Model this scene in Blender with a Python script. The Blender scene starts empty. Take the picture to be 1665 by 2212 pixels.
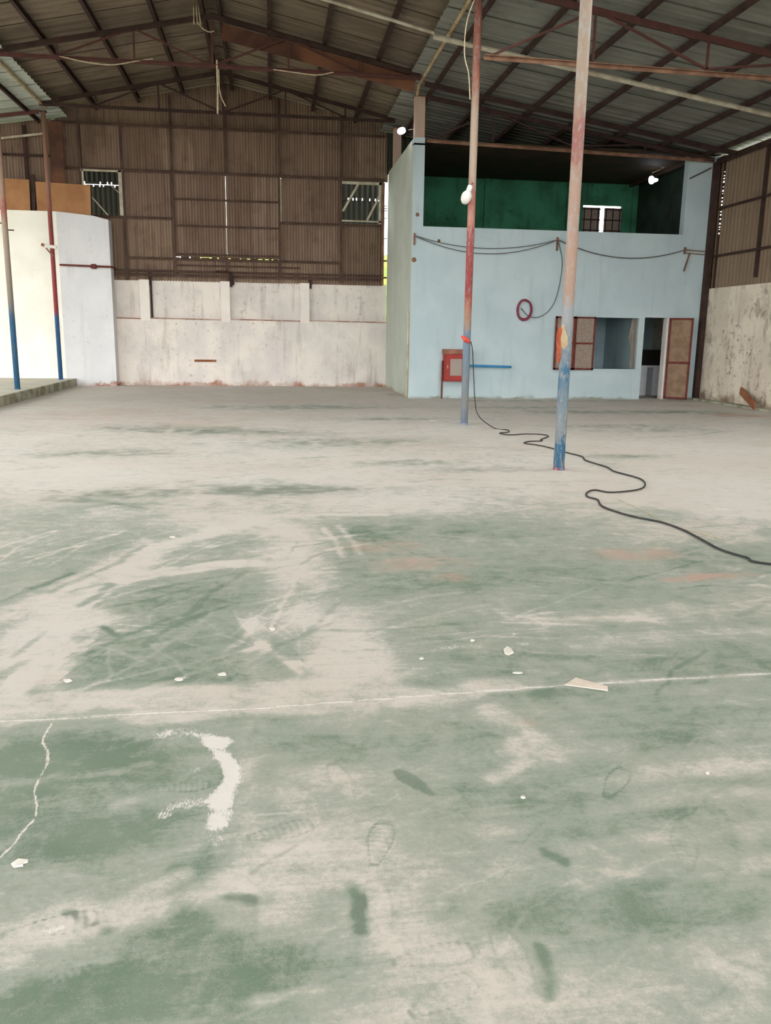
import bpy, bmesh, math, random
import numpy as np
from mathutils import Vector, Matrix

random.seed(7)
scene = bpy.context.scene
COL = scene.collection

# ------------------------------------------------------------------ camera
F, CX, CY, CAMH = 1790.0, 832.5, 1106.0, 1.5
PITCH, YAW, ROLL = math.radians(12.1175), math.radians(7.8136), math.radians(0.85)

def ray(x, y):
    dx, dy = x - CX, y - CY
    u = dx*math.cos(ROLL) + dy*math.sin(ROLL)
    v = -dx*math.sin(ROLL) + dy*math.cos(ROLL)
    fw = F*math.cos(PITCH) - v*math.sin(PITCH)
    up = -F*math.sin(PITCH) - v*math.cos(PITCH)
    return Vector((u*math.cos(YAW) + fw*math.sin(YAW), -u*math.sin(YAW) + fw*math.cos(YAW), up))

def at(x, y, axis, val):
    """where the sight line of a photo pixel meets a real plane (axis = val)"""
    o = Vector((0, 0, CAMH)); d = ray(x, y)
    return o + d*((val - o[axis])/d[axis])

def fl(x, y, z=0.0): return at(x, y, 2, z)

cam = bpy.data.cameras.new('camera'); camo = bpy.data.objects.new('camera', cam); COL.objects.link(camo)
fwd = ray(CX, CY).normalized()
rgt = (ray(CX+1, CY) - ray(CX, CY)).normalized()
upv = rgt.cross(fwd).normalized()
camo.matrix_world = Matrix(((rgt.x, upv.x, -fwd.x, 0), (rgt.y, upv.y, -fwd.y, 0), (rgt.z, upv.z, -fwd.z, CAMH), (0, 0, 0, 1)))
cam.sensor_fit = 'VERTICAL'; cam.sensor_height = 24.0; cam.lens = F*24.0/2212.0
cam.clip_end = 300; cam.clip_start = 0.05
scene.camera = camo

# ------------------------------------------------------------------ world, light, exposure
world = bpy.data.worlds.new('overcast_sky'); scene.world = world; world.use_nodes = True
bg = world.node_tree.nodes['Background']
bg.inputs['Color'].default_value = (0.985, 1.0, 1.0, 1); bg.inputs['Strength'].default_value = 3.4

sun = bpy.data.lights.new('hazy_sun', 'SUN'); sun.energy = 2.0; sun.angle = math.radians(50); sun.color = (1.0, 0.97, 0.93)
suno = bpy.data.objects.new('hazy_sun', sun); COL.objects.link(suno)
suno.rotation_euler = Vector((-0.22, 0.9, -0.30)).to_track_quat('-Z', 'Y').to_euler()
suno.location = (3, -20, 10)

vs = scene.view_settings
vs.view_transform = 'Standard'; vs.look = 'None'; vs.gamma = 1.0; vs.exposure = 0.42; vs.use_curve_mapping = False
scene.cycles.max_bounces = 10; scene.cycles.diffuse_bounces = 6; scene.cycles.transparent_max_bounces = 12

# ------------------------------------------------------------------ material helpers
class NT:
    def __init__(s, name):
        s.m = bpy.data.materials.new(name); s.m.use_nodes = True
        s.t = s.m.node_tree; s.n = s.t.nodes; s.l = s.t.links
        s.bsdf = s.n['Principled BSDF']
    def node(s, typ, **kw):
        nd = s.n.new(typ)
        for k, v in kw.items(): setattr(nd, k, v)
        return nd
    def put(s, sock, val):
        if hasattr(val, 'is_output'): s.l.new(val, sock)
        else:
            if isinstance(val, (tuple, list)) and len(val) == 3 and sock.type == 'RGBA': val = (*val, 1)
            sock.default_value = val
    def pos(s):
        if not hasattr(s, '_p'): s._p = s.node('ShaderNodeNewGeometry')
        return s._p.outputs['Position']
    def nrm(s):
        s.pos(); return s._p.outputs['Normal']
    def scaled(s, v, sc):
        mp = s.node('ShaderNodeMapping'); s.put(mp.inputs['Vector'], v); mp.inputs['Scale'].default_value = sc
        return mp.outputs[0]
    def noise(s, scale, detail=4, rough=0.55, vec=None, dist=0.0):
        nd = s.node('ShaderNodeTexNoise'); s.put(nd.inputs['Vector'], vec if vec is not None else s.pos())
        nd.inputs['Scale'].default_value = scale; nd.inputs['Detail'].default_value = detail
        nd.inputs['Roughness'].default_value = rough; nd.inputs['Distortion'].default_value = dist
        return nd.outputs['Fac']
    def math(s, op, a, b=0.0, clamp=False):
        nd = s.node('ShaderNodeMath', operation=op, use_clamp=clamp); s.put(nd.inputs[0], a); s.put(nd.inputs[1], b)
        return nd.outputs[0]
    def mr(s, v, a, b, c=0.0, d=1.0):
        nd = s.node('ShaderNodeMapRange', interpolation_type='SMOOTHSTEP'); s.put(nd.inputs['Value'], v)
        for k, q in zip(('From Min', 'From Max', 'To Min', 'To Max'), (a, b, c, d)): s.put(nd.inputs[k], q)
        return nd.outputs[0]
    def mix(s, f, a, b):
        nd = s.node('ShaderNodeMix', data_type='RGBA'); s.put(nd.inputs[0], f); s.put(nd.inputs[6], a); s.put(nd.inputs[7], b)
        return nd.outputs[2]
    def ramp(s, f, stops, mode='LINEAR'):
        nd = s.node('ShaderNodeValToRGB'); s.put(nd.inputs[0], f); cr = nd.color_ramp; cr.interpolation = mode
        while len(cr.elements) < len(stops): cr.elements.new(0.5)
        for e, (p, c) in zip(cr.elements, stops): e.position = p; e.color = (*c, 1)
        return nd.outputs[0]
    def xyz(s, v=None):
        nd = s.node('ShaderNodeSeparateXYZ'); s.put(nd.inputs[0], v if v is not None else s.pos()); return nd.outputs
    def rnd(s): return s.node('ShaderNodeObjectInfo').outputs['Random']
    def bump(s, h, strength=0.3, dist=0.01):
        nd = s.node('ShaderNodeBump'); nd.inputs['Strength'].default_value = strength; nd.inputs['Distance'].default_value = dist
        s.put(nd.inputs['Height'], h); s.l.new(nd.outputs[0], s.bsdf.inputs['Normal'])
    def done(s, col, rough=0.8, metal=0.0, spec=0.3):
        s.put(s.bsdf.inputs['Base Color'], col); s.put(s.bsdf.inputs['Roughness'], rough)
        s.put(s.bsdf.inputs['Metallic'], metal); s.bsdf.inputs['Specular IOR Level'].default_value = spec
        return s.m

def srgb(r, g, b):
    f = lambda c: (c/255/12.92) if c <= 10 else ((c/255+0.055)/1.055)**2.4
    return (f(r), f(g), f(b))

MAT = {}
def simple(name, c1, c2=None, scale=6.0, rough=0.8, metal=0.0, spec=0.3, lo=0.35, hi=0.65):
    t = NT(name)
    c2 = c2 or tuple(x*0.75 for x in c1)
    MAT[name] = t.done(t.mix(t.mr(t.noise(scale), lo, hi), c1, c2), rough, metal, spec)
    return MAT[name]

def emit(name, col, strength):
    t = NT(name); t.put(t.bsdf.inputs['Base Color'], col)
    t.put(t.bsdf.inputs['Emission Color'], col); t.bsdf.inputs['Emission Strength'].default_value = strength
    MAT[name] = t.m; return t.m

# ---- floor: green paint under grey-beige dust; masks come from the mesh
def mat_floor():
    t = NT('dusty_green_floor')
    a = t.node('ShaderNodeAttribute', attribute_name='marks')
    sep = t.node('ShaderNodeSeparateColor'); t.l.new(a.outputs['Color'], sep.inputs[0])
    dust, white, brown = sep.outputs[0], sep.outputs[1], sep.outputs[2]
    dark = a.outputs['Alpha']
    def rot(ang, sc):
        mp = t.node('ShaderNodeMapping'); t.put(mp.inputs['Vector'], t.pos()); mp.inputs['Rotation'].default_value = (0, 0, ang); mp.inputs['Scale'].default_value = sc
        return mp.outputs[0]
    cen = lambda v, k: t.math('MULTIPLY', t.math('SUBTRACT', v, 0.5), k)
    fine = t.noise(55, 6, 0.72); mid = t.noise(9, 6, 0.66, dist=0.8); big = t.noise(1.6, 5, 0.6)
    sweepa = t.noise(6, 6, 0.7, rot(-0.2, (0.7, 2.6, 1)), 0.5)
    sweepb = t.noise(5, 6, 0.7, rot(-0.85, (0.35, 4.5, 1)), 0.4)
    brush = t.noise(20, 5, 0.7, rot(-0.3, (0.3, 5.0, 1)), 0.3)
    pick = t.mr(t.noise(0.8, 3), 0.42, 0.58)
    sw = t.math('ADD', t.math('MULTIPLY', sweepa, t.math('SUBTRACT', 1.0, pick)), t.math('MULTIPLY', sweepb, pick))
    grain = t.noise(230, 5, 0.75)
    d = t.math('ADD', t.math('ADD', dust, cen(grain, 0.6)), cen(fine, 0.7))
    for v, k in ((mid, 0.85), (sw, 0.7), (brush, 0.22), (t.noise(3.2, 6, 0.7, dist=1.2), 0.75)): d = t.math('ADD', d, cen(v, k))
    d = t.math('ADD', t.math('MULTIPLY', d, 0.92), 0.02, True)
    g1, g2 = srgb(92, 110, 91), srgb(110, 124, 106)
    green = t.mix(t.mr(t.noise(2.4, 4), 0.3, 0.7), g1, g2)
    film = t.mix(t.mr(big, 0.3, 0.7), srgb(148, 150, 137), srgb(142, 147, 135))
    thick = t.mix(t.mr(t.noise(0.5, 4), 0.35, 0.65), srgb(193, 186, 178), srgb(188, 178, 168))
    c = t.mix(t.mr(d, -0.05, 0.5), green, film)
    c = t.mix(t.mr(d, 0.42, 0.98), c, thick)
    speck = t.mr(t.noise(190, 3, 0.75), 0.58, 0.72)
    c = t.mix(t.math('MULTIPLY', speck, t.math('MULTIPLY', t.mr(d, 0.75, 0.2), 0.4)), c, srgb(188, 190, 178))
    b = t.mr(t.math('ADD', brown, t.math('ADD', cen(mid, 0.9), cen(sweepa, 0.8))), 0.1, 1.1)
    c = t.mix(t.math('MULTIPLY', b, 0.8), c, srgb(172, 142, 126))
    k = t.mr(t.math('ADD', dark, t.math('ADD', cen(fine, 0.4), t.math('ADD', cen(sweepa, 1.0), cen(mid, 0.4)))), 0.22, 0.8)
    k = t.math('MULTIPLY', k, t.mr(dark, 0.02, 0.15))
    c = t.mix(t.math('MULTIPLY', k, 0.7), c, srgb(104, 112, 98))
    stripe = t.noise(60, 5, 0.7, rot(0.15, (4.0, 0.6, 1)), 0.4)
    w = t.mr(t.math('ADD', white, t.math('ADD', cen(fine, 1.0), t.math('ADD', cen(mid, 0.9), cen(stripe, 1.7)))), 0.42, 0.8)
    w = t.math('MULTIPLY', w, t.mr(white, 0.05, 0.2))
    c = t.mix(t.math('MULTIPLY', w, 0.85), c, srgb(214, 206, 200))
    t.bump(t.math('ADD', t.math('MULTIPLY', fine, 0.5), t.math('ADD', d, t.math('MULTIPLY', w, 0.6))), 0.18, 0.004)
    MAT['floor'] = t.done(c, t.mr(d, 0, 1, 0.55, 0.9), 0, 0.3)
mat_floor()

def mat_plaster(name, c1, c2, dirt, foot=srgb(150, 92, 66), footh=0.12, blot=0.5, streak=0.5, grime=0.0):
    t = NT(name); p = t.pos(); z = t.xyz()[2]
    base = t.mix(t.mr(t.noise(1.3, 4), 0.35, 0.65), c1, c2)
    st = t.noise(5, 5, 0.6, t.scaled(p, (1, 1, 0.12)))
    c = t.mix(t.math('MULTIPLY', t.mr(st, 0.52, 0.75), streak), base, dirt)
    bl = t.math('MULTIPLY', t.mr(t.noise(9, 6, 0.68), 0.56, 0.68), t.mr(t.noise(0.9, 3), 0.42, 0.62))
    c = t.mix(t.math('MULTIPLY', bl, blot), c, dirt)
    if grime:
        gm = t.mr(t.noise(2.6, 7, 0.72, t.scaled(p, (1, 1, 0.7))), 0.5, 0.66)
        c = t.mix(t.math('MULTIPLY', gm, grime), c, dirt)
    f = t.mr(t.math('ADD', z, t.math('MULTIPLY', t.math('SUBTRACT', t.noise(2.6, 5, 0.65), 0.45), -1.1*footh*4)), footh, 0.0)
    c = t.mix(t.math('MULTIPLY', f, t.mr(t.noise(1.7, 3), 0.36, 0.62, 0.15, 0.9)), c, foot)
    up = t.mr(t.xyz(t.nrm())[2], 0.5, 0.9)
    c = t.mix(t.math('MULTIPLY', up, 0.9), c, srgb(160, 104, 78))
    t.bump(t.noise(40, 4), 0.2, 0.006)
    MAT[name] = t.done(c, 0.9, 0, 0.15); return MAT[name]
mat_plaster('white_plaster', srgb(222, 214, 206), srgb(208, 201, 196), srgb(144, 128, 118), blot=0.6, streak=0.5, grime=0.16)
mat_plaster('pilaster_plaster', srgb(228, 221, 213), srgb(220, 212, 205), srgb(170, 156, 146), blot=0.2, streak=0.3)
mat_plaster('daylit_plaster', srgb(238, 234, 224), srgb(230, 226, 214), srgb(196, 188, 172), footh=0.02, streak=0.15, blot=0.2)  # whiter than the adjoining wall: the left bay's daylight is in this colour
mat_plaster('bluewhite_plaster', srgb(214, 213, 214), srgb(206, 206, 208), srgb(156, 150, 146), footh=0.1, streak=0.2, blot=0.35)
mat_plaster('blue_paint', srgb(181, 196, 200), srgb(173, 189, 194), srgb(142, 155, 157), foot=srgb(128, 130, 112), footh=0.06, streak=0.25, blot=0.12)
mat_plaster('greengrey_paint', srgb(186, 192, 180), srgb(176, 182, 170), srgb(150, 150, 132), foot=srgb(160, 132, 104), footh=0.07, streak=0.3, blot=0.12)
mat_plaster('stained_plaster', srgb(222, 210, 192), srgb(206, 193, 175), srgb(98, 84, 72), foot=srgb(120, 92, 70), footh=0.22, blot=0.95, streak=0.5, grime=0.6)
mat_plaster('office_inside', srgb(176, 196, 202), srgb(166, 188, 194), srgb(120, 136, 140), footh=0.03, blot=0.3)
mat_plaster('green_paint', srgb(70, 134, 104), srgb(54, 104, 80), srgb(38, 48, 36), foot=srgb(60, 84, 60), footh=0.02, blot=0.9, streak=0.35)

def mat_sheet(name, cols, dirt, rough=0.65, metal=0.0, vertical=True, amt=0.55):
    t = NT(name); p = t.pos()
    base = t.ramp(t.rnd(), [(i/(len(cols)-1), c) for i, c in enumerate(cols)])
    st = t.noise(9, 5, 0.6, t.scaled(p, (1, 1, 0.06) if vertical else (0.1, 1, 0.1)))
    c = t.mix(t.math('MULTIPLY', t.mr(st, 0.4, 0.7), amt), base, dirt)
    c = t.mix(t.math('MULTIPLY', t.mr(t.noise(2.2, 4), 0.5, 0.75), 0.5), c, dirt)
    MAT[name] = t.done(c, rough, metal, 0.3); return MAT[name]
mat_sheet('rust_sheet', [srgb(128, 107, 92), srgb(138, 117, 100), srgb(120, 99, 84), srgb(150, 129, 108)], srgb(90, 69, 58))
mat_sheet('brown_sheet', [srgb(126, 106, 86), srgb(134, 114, 94)], srgb(100, 82, 66), amt=0.3)
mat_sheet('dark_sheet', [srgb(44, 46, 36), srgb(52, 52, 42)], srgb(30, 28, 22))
mat_sheet('roof_sheet_tan', [srgb(118, 106, 90), srgb(130, 116, 98), srgb(110, 98, 84)], srgb(84, 70, 58), vertical=False)
mat_sheet('roof_sheet_grey', [srgb(122, 122, 114), srgb(132, 132, 124), srgb(116, 116, 108)], srgb(92, 88, 80), vertical=False, amt=0.4, rough=0.5)
mat_sheet('roof_sheet_pale', [srgb(176, 184, 176), srgb(186, 192, 184)], srgb(140, 142, 130), vertical=False, amt=0.3)
simple('steel_dark', srgb(66, 46, 40), srgb(52, 36, 32), 4)
simple('girt_brown', srgb(86, 66, 56), srgb(70, 52, 44), 4)
simple('steel_red', srgb(90, 54, 49), srgb(76, 50, 44), 5)
simple('steel_rust', srgb(136, 102, 82), srgb(108, 78, 62), 5)
simple('rust_orange', srgb(118, 78, 56), srgb(70, 46, 38), 0.9)
simple('pipe_pale', srgb(190, 184, 166), srgb(164, 152, 132), 5)
simple('pipe_yellowish', srgb(178, 160, 124), srgb(150, 128, 96), 5)
simple('concrete', srgb(168, 164, 146), srgb(120, 120, 100), 3)
simple('concrete_top', srgb(190, 186, 172), srgb(176, 170, 154), 2)
simple('plywood', srgb(168, 122, 82), srgb(146, 102, 68), 2, lo=0.3, hi=0.7)
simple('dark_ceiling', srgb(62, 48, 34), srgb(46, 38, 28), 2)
simple('red_paint', srgb(158, 50, 44), srgb(138, 54, 46), 8, 0.6)
simple('brown_paint', srgb(150, 104, 88), srgb(128, 88, 72), 8)
simple('maroon_frame', srgb(112, 54, 46), srgb(88, 44, 38), 8)
simple('mesh_panel', srgb(148, 132, 122), srgb(132, 116, 106), 14)
simple('door_panel', srgb(138, 114, 92), srgb(122, 98, 78), 6)
simple('hose_red', srgb(140, 62, 84), srgb(116, 56, 72), 12)
simple('black_rubber', srgb(38, 38, 38), srgb(54, 52, 48), 12, 0.55)
simple('grey_wire', srgb(96, 92, 90), srgb(76, 72, 70), 12)
simple('blue_pipe', srgb(44, 122, 176), srgb(60, 130, 176), 9)
simple('cloth_white', srgb(214, 208, 198), srgb(196, 188, 176), 6)
simple('cloth_orange', srgb(208, 132, 98), srgb(194, 108, 80), 14)
simple('cloth_cream', srgb(226, 208, 172), srgb(208, 190, 156), 14)
simple('cloth_red', srgb(208, 84, 70), srgb(190, 70, 60), 14)
simple('white_plastic', srgb(226, 224, 218), srgb(214, 210, 202), 9, 0.4)
simple('paper', srgb(212, 206, 196), srgb(196, 190, 178), 20)
simple('cardboard', srgb(206, 192, 178), srgb(194, 180, 166), 12)
simple('dark_void', srgb(30, 26, 24), srgb(24, 20, 18), 3)
simple('desk_white', srgb(232, 232, 236), srgb(222, 222, 228), 6)
simple('ledge_brown', srgb(134, 96, 80), srgb(176, 150, 136), 3, lo=0.45, hi=0.6)
simple('shaded_green', srgb(30, 48, 38), srgb(22, 32, 26), 2)  # shade of the upper side wall painted in as near-black green
simple('wood', srgb(150, 98, 68), srgb(126, 78, 52), 5)
simple('rope', srgb(198, 184, 156), srgb(172, 156, 128), 12)
simple('grass_outside', srgb(110, 128, 70), srgb(84, 104, 56), 2)
simple('leaf_outside', srgb(150, 160, 70), srgb(110, 128, 56), 3)
emit('bulb_glow', (0.93, 0.93, 1.0), 12.0)

def mat_glass():
    t = NT('cabinet_glass'); t.done(srgb(168, 152, 142), 0.15, 0, 0.5); t.bsdf.inputs['Alpha'].default_value = 0.55
    MAT['glass'] = t.m
mat_glass()
def mat_added_skylight():  # see-through sheet for roof strips added to let overhead light in
    t = NT('added_skylight_sheet')
    tr = t.node('ShaderNodeBsdfTransparent'); tr.inputs[0].default_value = (0.86, 0.88, 0.86, 1)
    t.l.new(tr.outputs[0], t.n['Material Output'].inputs['Surface']); MAT['added_skylight'] = t.m
mat_added_skylight()

def mat_column(name, stops, chip, zmax=7.0, chipamt=0.6):
    """flaking paint in bands by height; stops = [(z, colour)]"""
    t = NT(name); p = t.pos(); z = t.xyz()[2]
    zz = t.math('ADD', z, t.math('MULTIPLY', t.math('SUBTRACT', t.noise(14, 5, 0.7, t.scaled(p, (1, 1, 0.5))), 0.5), 0.85))
    c = t.ramp(t.math('DIVIDE', zz, zmax), [(a/zmax, b) for a, b in stops])
    f = t.mr(t.noise(22, 6, 0.72, t.scaled(p, (1, 1, 0.35))), 0.5, 0.6)
    c = t.mix(t.math('MULTIPLY', f, chipamt), c, chip)
    t.bump(f, 0.2, 0.003)
    MAT[name] = t.done(c, 0.65, 0, 0.3)
TAN, PINK, RED, BLUE, GREYB = srgb(158, 138, 122), srgb(164, 136, 122), srgb(142, 58, 56), srgb(62, 106, 138), srgb(140, 146, 149)
mat_column('column_near', [(0.0, srgb(150, 50, 50)), (0.04, BLUE), (0.35, BLUE), (0.42, GREYB), (1.0, srgb(98, 124, 144)), (1.12, BLUE), (1.3, srgb(122, 136, 146)), (1.8, srgb(150, 152, 156)), (1.92, PINK), (3.2, PINK), (3.45, srgb(146, 98, 92)), (3.7, srgb(152, 106, 98)), (3.95, TAN), (7, TAN)], srgb(160, 160, 158), 7, 0.6)
mat_column('column_mid', [(0.0, srgb(112, 132, 158)), (0.3, GREYB), (1.5, srgb(112, 136, 160)), (1.66, srgb(160, 136, 120)), (1.95, srgb(168, 112, 92)), (2.15, srgb(144, 66, 66)), (3.1, srgb(138, 66, 64)), (3.3, srgb(172, 122, 108)), (3.7, srgb(150, 92, 84)), (4.0, TAN), (5.0, TAN), (5.4, srgb(150, 98, 82)), (7, srgb(120, 70, 60))], srgb(160, 150, 146), 7, 0.45)
mat_column('post_left_a', [(0.2, srgb(48, 96, 130)), (1.7, srgb(50, 92, 124)), (2.1, srgb(128, 120, 108)), (3.6, srgb(150, 132, 114)), (3.9, srgb(150, 84, 76)), (4.3, srgb(156, 128, 112)), (7, srgb(150, 116, 98))], srgb(120, 116, 108), 7, 0.25)
mat_column('post_left_b', [(0.2, srgb(44, 92, 140)), (1.85, srgb(44, 84, 128)), (1.93, srgb(138, 52, 60)), (4.1, srgb(128, 54, 54)), (5.0, srgb(152, 112, 96)), (7, srgb(160, 124, 104))], srgb(130, 110, 104), 7, 0.18)
mat_column('column_corner', [(0, TAN), (7, srgb(184, 158, 142))], srgb(160, 132, 118), 7, 0.3)

# ------------------------------------------------------------------ object helpers
def wloc(o):
    v = Vector((0, 0, 0))
    while o is not None: v += o.location; o = o.parent
    return v
def obj(name, bm, mat, parent=None, smooth=False, loc=None):
    me = bpy.data.meshes.new(name)
    if loc is not None: bmesh.ops.translate(bm, verts=bm.verts, vec=-Vector(loc))
    elif parent is not None: bmesh.ops.translate(bm, verts=bm.verts, vec=-wloc(parent))
    bmesh.ops.recalc_face_normals(bm, faces=bm.faces)
    bm.to_mesh(me); bm.free()
    if smooth:
        for p in me.polygons: p.use_smooth = True
    me.materials.append(MAT[mat] if isinstance(mat, str) else mat)
    o = bpy.data.objects.new(name, me); COL.objects.link(o)
    if parent is not None:
        o.parent = parent
        if loc is not None: o.location = Vector(loc) - wloc(parent)
    elif loc is not None: o.location = loc
    return o
def tag(o, label=None, cat=None, group=None, kind=None):
    if label: o['label'] = label
    if cat: o['category'] = cat
    if group: o['group'] = group
    if kind: o['kind'] = kind
    return o
def thing(name, loc, label, cat=None, group=None, kind=None):
    o = bpy.data.objects.new(name, None); COL.objects.link(o); o.location = loc; o.empty_display_size = 0.2
    return tag(o, label, cat, group, kind)
def link_copy(src, parent, loc):
    o = src.copy(); COL.objects.link(o); o.parent = parent; o.location = Vector(loc) - wloc(parent); return o

def box(bm, x0, x1, y0, y1, z0, z1):
    vs_ = [bm.verts.new((x, y, z)) for z in (z0, z1) for y in (y0, y1) for x in (x0, x1)]
    for f in ((0, 1, 3, 2), (4, 6, 7, 5), (0, 4, 5, 1), (2, 3, 7, 6), (0, 2, 6, 4), (1, 5, 7, 3)):
        bm.faces.new([vs_[i] for i in f])
    return bm
def B(*a): return box(bmesh.new(), *a)
def bar(bm, p, q, w, h=None, up=Vector((0, 0, 1))):
    p, q = Vector(p), Vector(q); h = h or w; d = (q-p).normalized()
    s = d.cross(up)
    if s.length < 1e-4: s = d.cross(Vector((0, 1, 0)))
    s.normalize(); u = s.cross(d).normalized()
    ring = lambda c: [bm.verts.new(c + s*a*w/2 + u*b*h/2) for a, b in ((-1, -1), (1, -1), (1, 1), (-1, 1))]
    a, b = ring(p), ring(q)
    for i in range(4): bm.faces.new((a[i], a[(i+1) % 4], b[(i+1) % 4], b[i]))
    bm.faces.new(a[::-1]); bm.faces.new(b)
    return bm
def angle_bar(bm, p, q, w, t=0.012, flip=1):
    """an L section: two thin legs"""
    p, q = Vector(p), Vector(q); d = (q-p).normalized(); up = Vector((0, 0, 1)); s = d.cross(up)
    if s.length < 1e-4: s = d.cross(Vector((0, 1, 0)))
    s.normalize(); u = s.cross(d)
    bar(bm, p + s*flip*w/2, q + s*flip*w/2, w, t); bar(bm, p - u*w/2, q - u*w/2, t, w)
    return bm
def tube(bm, pts, r, seg=8, cap=True):
    pts = [Vector(p) for p in pts]; rings = []
    n = len(pts); prev = None
    for i, p in enumerate(pts):
        d = (pts[min(i+1, n-1)] - pts[max(i-1, 0)]).normalized()
        if prev is None:
            s = d.cross(Vector((0, 0, 1)))
            if s.length < 1e-3: s = d.cross(Vector((0, 1, 0)))
        else: s = prev - d*prev.dot(d)
        s.normalize(); prev = s; u = d.cross(s)
        rr = r[i] if isinstance(r, (list, tuple)) else r
        rings.append([bm.verts.new(p + s*math.cos(a)*rr + u*math.sin(a)*rr) for a in (2*math.pi*k/seg for k in range(seg))])
    for a, b in zip(rings, rings[1:]):
        for k in range(seg): bm.faces.new((a[k], a[(k+1) % seg], b[(k+1) % seg], b[k]))
    if cap: bm.faces.new(rings[0][::-1]); bm.faces.new(rings[-1])
    return bm
def T(pts, r, seg=8): return tube(bmesh.new(), pts, r, seg)
def spline(pts, n=6):
    P = [Vector(p) for p in pts]; P = [P[0]*2-P[1]] + P + [P[-1]*2-P[-2]]; out = []
    for i in range(1, len(P)-2):
        for k in range(n):
            t = k/n; a, b, c, d = P[i-1:i+3]
            out.append(0.5*((2*b) + (c-a)*t + (2*a-5*b+4*c-d)*t*t + (3*b-a-3*c+d)*t**3))
    out.append(P[-2]); return out
def sag(a, b, drop, n=14):
    a, b = Vector(a), Vector(b)
    return [a.lerp(b, k/n) - Vector((0, 0, drop*4*(k/n)*(1-k/n))) for k in range(n+1)]
def lathe(bm, prof, c, axis=Vector((0, 0, 1)), seg=14):
    c = Vector(c); axis = axis.normalized(); s = axis.orthogonal().normalized(); u = axis.cross(s)
    rings = [[bm.verts.new(c + axis*h + (s*math.cos(a) + u*math.sin(a))*max(r, 1e-4)) for a in (2*math.pi*k/seg for k in range(seg))] for r, h in prof]
    for a, b in zip(rings, rings[1:]):
        for k in range(seg): bm.faces.new((a[k], a[(k+1) % seg], b[(k+1) % seg], b[k]))
    bm.faces.new(rings[0][::-1]); bm.faces.new(rings[-1]); return bm
def corr(u0, u1, v0, v1, place, pitch=0.076, amp=0.015, trapezoid=False, top=None, thick=0.0):
    """corrugated sheet: ribs run along v; place(u, v, h) -> world point; top(u) can cut the upper end"""
    bm = bmesh.new(); us = []
    n = max(1, round((u1-u0)/pitch)); w = (u1-u0)/n
    if trapezoid: prof = ((0, -1), (0.62, -1), (0.72, 1), (0.9, 1), (1.0, -1))[:4]
    else: prof = ((0, 0), (0.25, 1), (0.5, 0), (0.75, -1))
    for i in range(n):
        for a, h in prof: us.append((u0 + (i+a)*w, h*amp))
    us.append((u1, prof[0][1]*amp))
    lo = [bm.verts.new(place(u, v0, h)) for u, h in us]
    hi = [bm.verts.new(place(u, top(u) if top else v1, h)) for u, h in us]
    for i in range(len(us)-1): bm.faces.new((lo[i], lo[i+1], hi[i+1], hi[i]))
    return bm
def holed_wall(x0, x1, z0, z1, holes, y0, y1):
    """a wall in the XZ plane, thickness y0..y1, with rectangular holes (x0,x1,z0,z1)"""
    bm = bmesh.new()
    xs = sorted({x0, x1, *[h[0] for h in holes], *[h[1] for h in holes]}); zs = sorted({z0, z1, *[h[2] for h in holes], *[h[3] for h in holes]})
    xs = [x for x in xs if x0 <= x <= x1]; zs = [z for z in zs if z0 <= z <= z1]
    solid = lambda i, j: 0 <= i < len(xs)-1 and 0 <= j < len(zs)-1 and not any(h[0]-1e-6 <= xs[i] and xs[i+1] <= h[1]+1e-6 and h[2]-1e-6 <= zs[j] and zs[j+1] <= h[3]+1e-6 for h in holes)
    def q(*p): bm.faces.new([bm.verts.new(c) for c in p])
    for i in range(len(xs)-1):
        for j in range(len(zs)-1):
            if not solid(i, j): continue
            a, b, c, d = xs[i], xs[i+1], zs[j], zs[j+1]
            q((a, y0, c), (b, y0, c), (b, y0, d), (a, y0, d)); q((a, y1, c), (a, y1, d), (b, y1, d), (b, y1, c))
            if not solid(i-1, j): q((a, y0, c), (a, y0, d), (a, y1, d), (a, y1, c))
            if not solid(i+1, j): q((b, y0, c), (b, y1, c), (b, y1, d), (b, y0, d))
            if not solid(i, j-1): q((a, y0, c), (a, y1, c), (b, y1, c), (b, y0, c))
            if not solid(i, j+1): q((a, y0, d), (b, y0, d), (b, y1, d), (a, y1, d))
    bmesh.ops.remove_doubles(bm, verts=bm.verts, dist=1e-5)
    return bm

# ------------------------------------------------------------------ building dimensions (metres)
YB = 24.12          # back wall face
YO = 19.83          # office front face
XC = 3.25           # column line between the bays
XL = -5.5           # left column line
XR = 10.6           # right wall face
XRIDGE = -1.13
XFAR = -11.5        # outer edge of left bay
YF = -5.0           # open front of the shed
zmain = lambda x: 7.97 - 0.205*abs(x - XRIDGE)
zright = lambda x: 6.93 - 0.15*(x - 3.0)
zleft = lambda x: 6.93 - 0.15*(-5.2 - x)

# ------------------------------------------------------------------ floor
def vnoise(x, y, seed):
    xi = np.floor(x).astype(np.int64); yi = np.floor(y).astype(np.int64); fx = x-xi; fy = y-yi
    fx = fx*fx*(3-2*fx); fy = fy*fy*(3-2*fy)
    def h(a, b):
        n = (a*374761393 + b*668265263 + seed*974711) & 0x7fffffff
        n = ((n ^ (n >> 13))*1274126177) & 0x7fffffff
        return ((n ^ (n >> 16)) & 0xffff)/65535.0
    return (h(xi, yi)*(1-fx)+h(xi+1, yi)*fx)*(1-fy) + (h(xi, yi+1)*(1-fx)+h(xi+1, yi+1)*fx)*fy
def fbm(x, y, seed, oct_=4):
    s = 0; a = 0.5; tot = 0
    for k in range(oct_):
        s = s + a*vnoise(x*2**k, y*2**k, seed+k); tot += a; a *= 0.55
    return s/tot
def sstep(a, b, v):
    t = np.clip((v-a)/(b-a), 0, 1); return t*t*(3-2*t)

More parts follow.
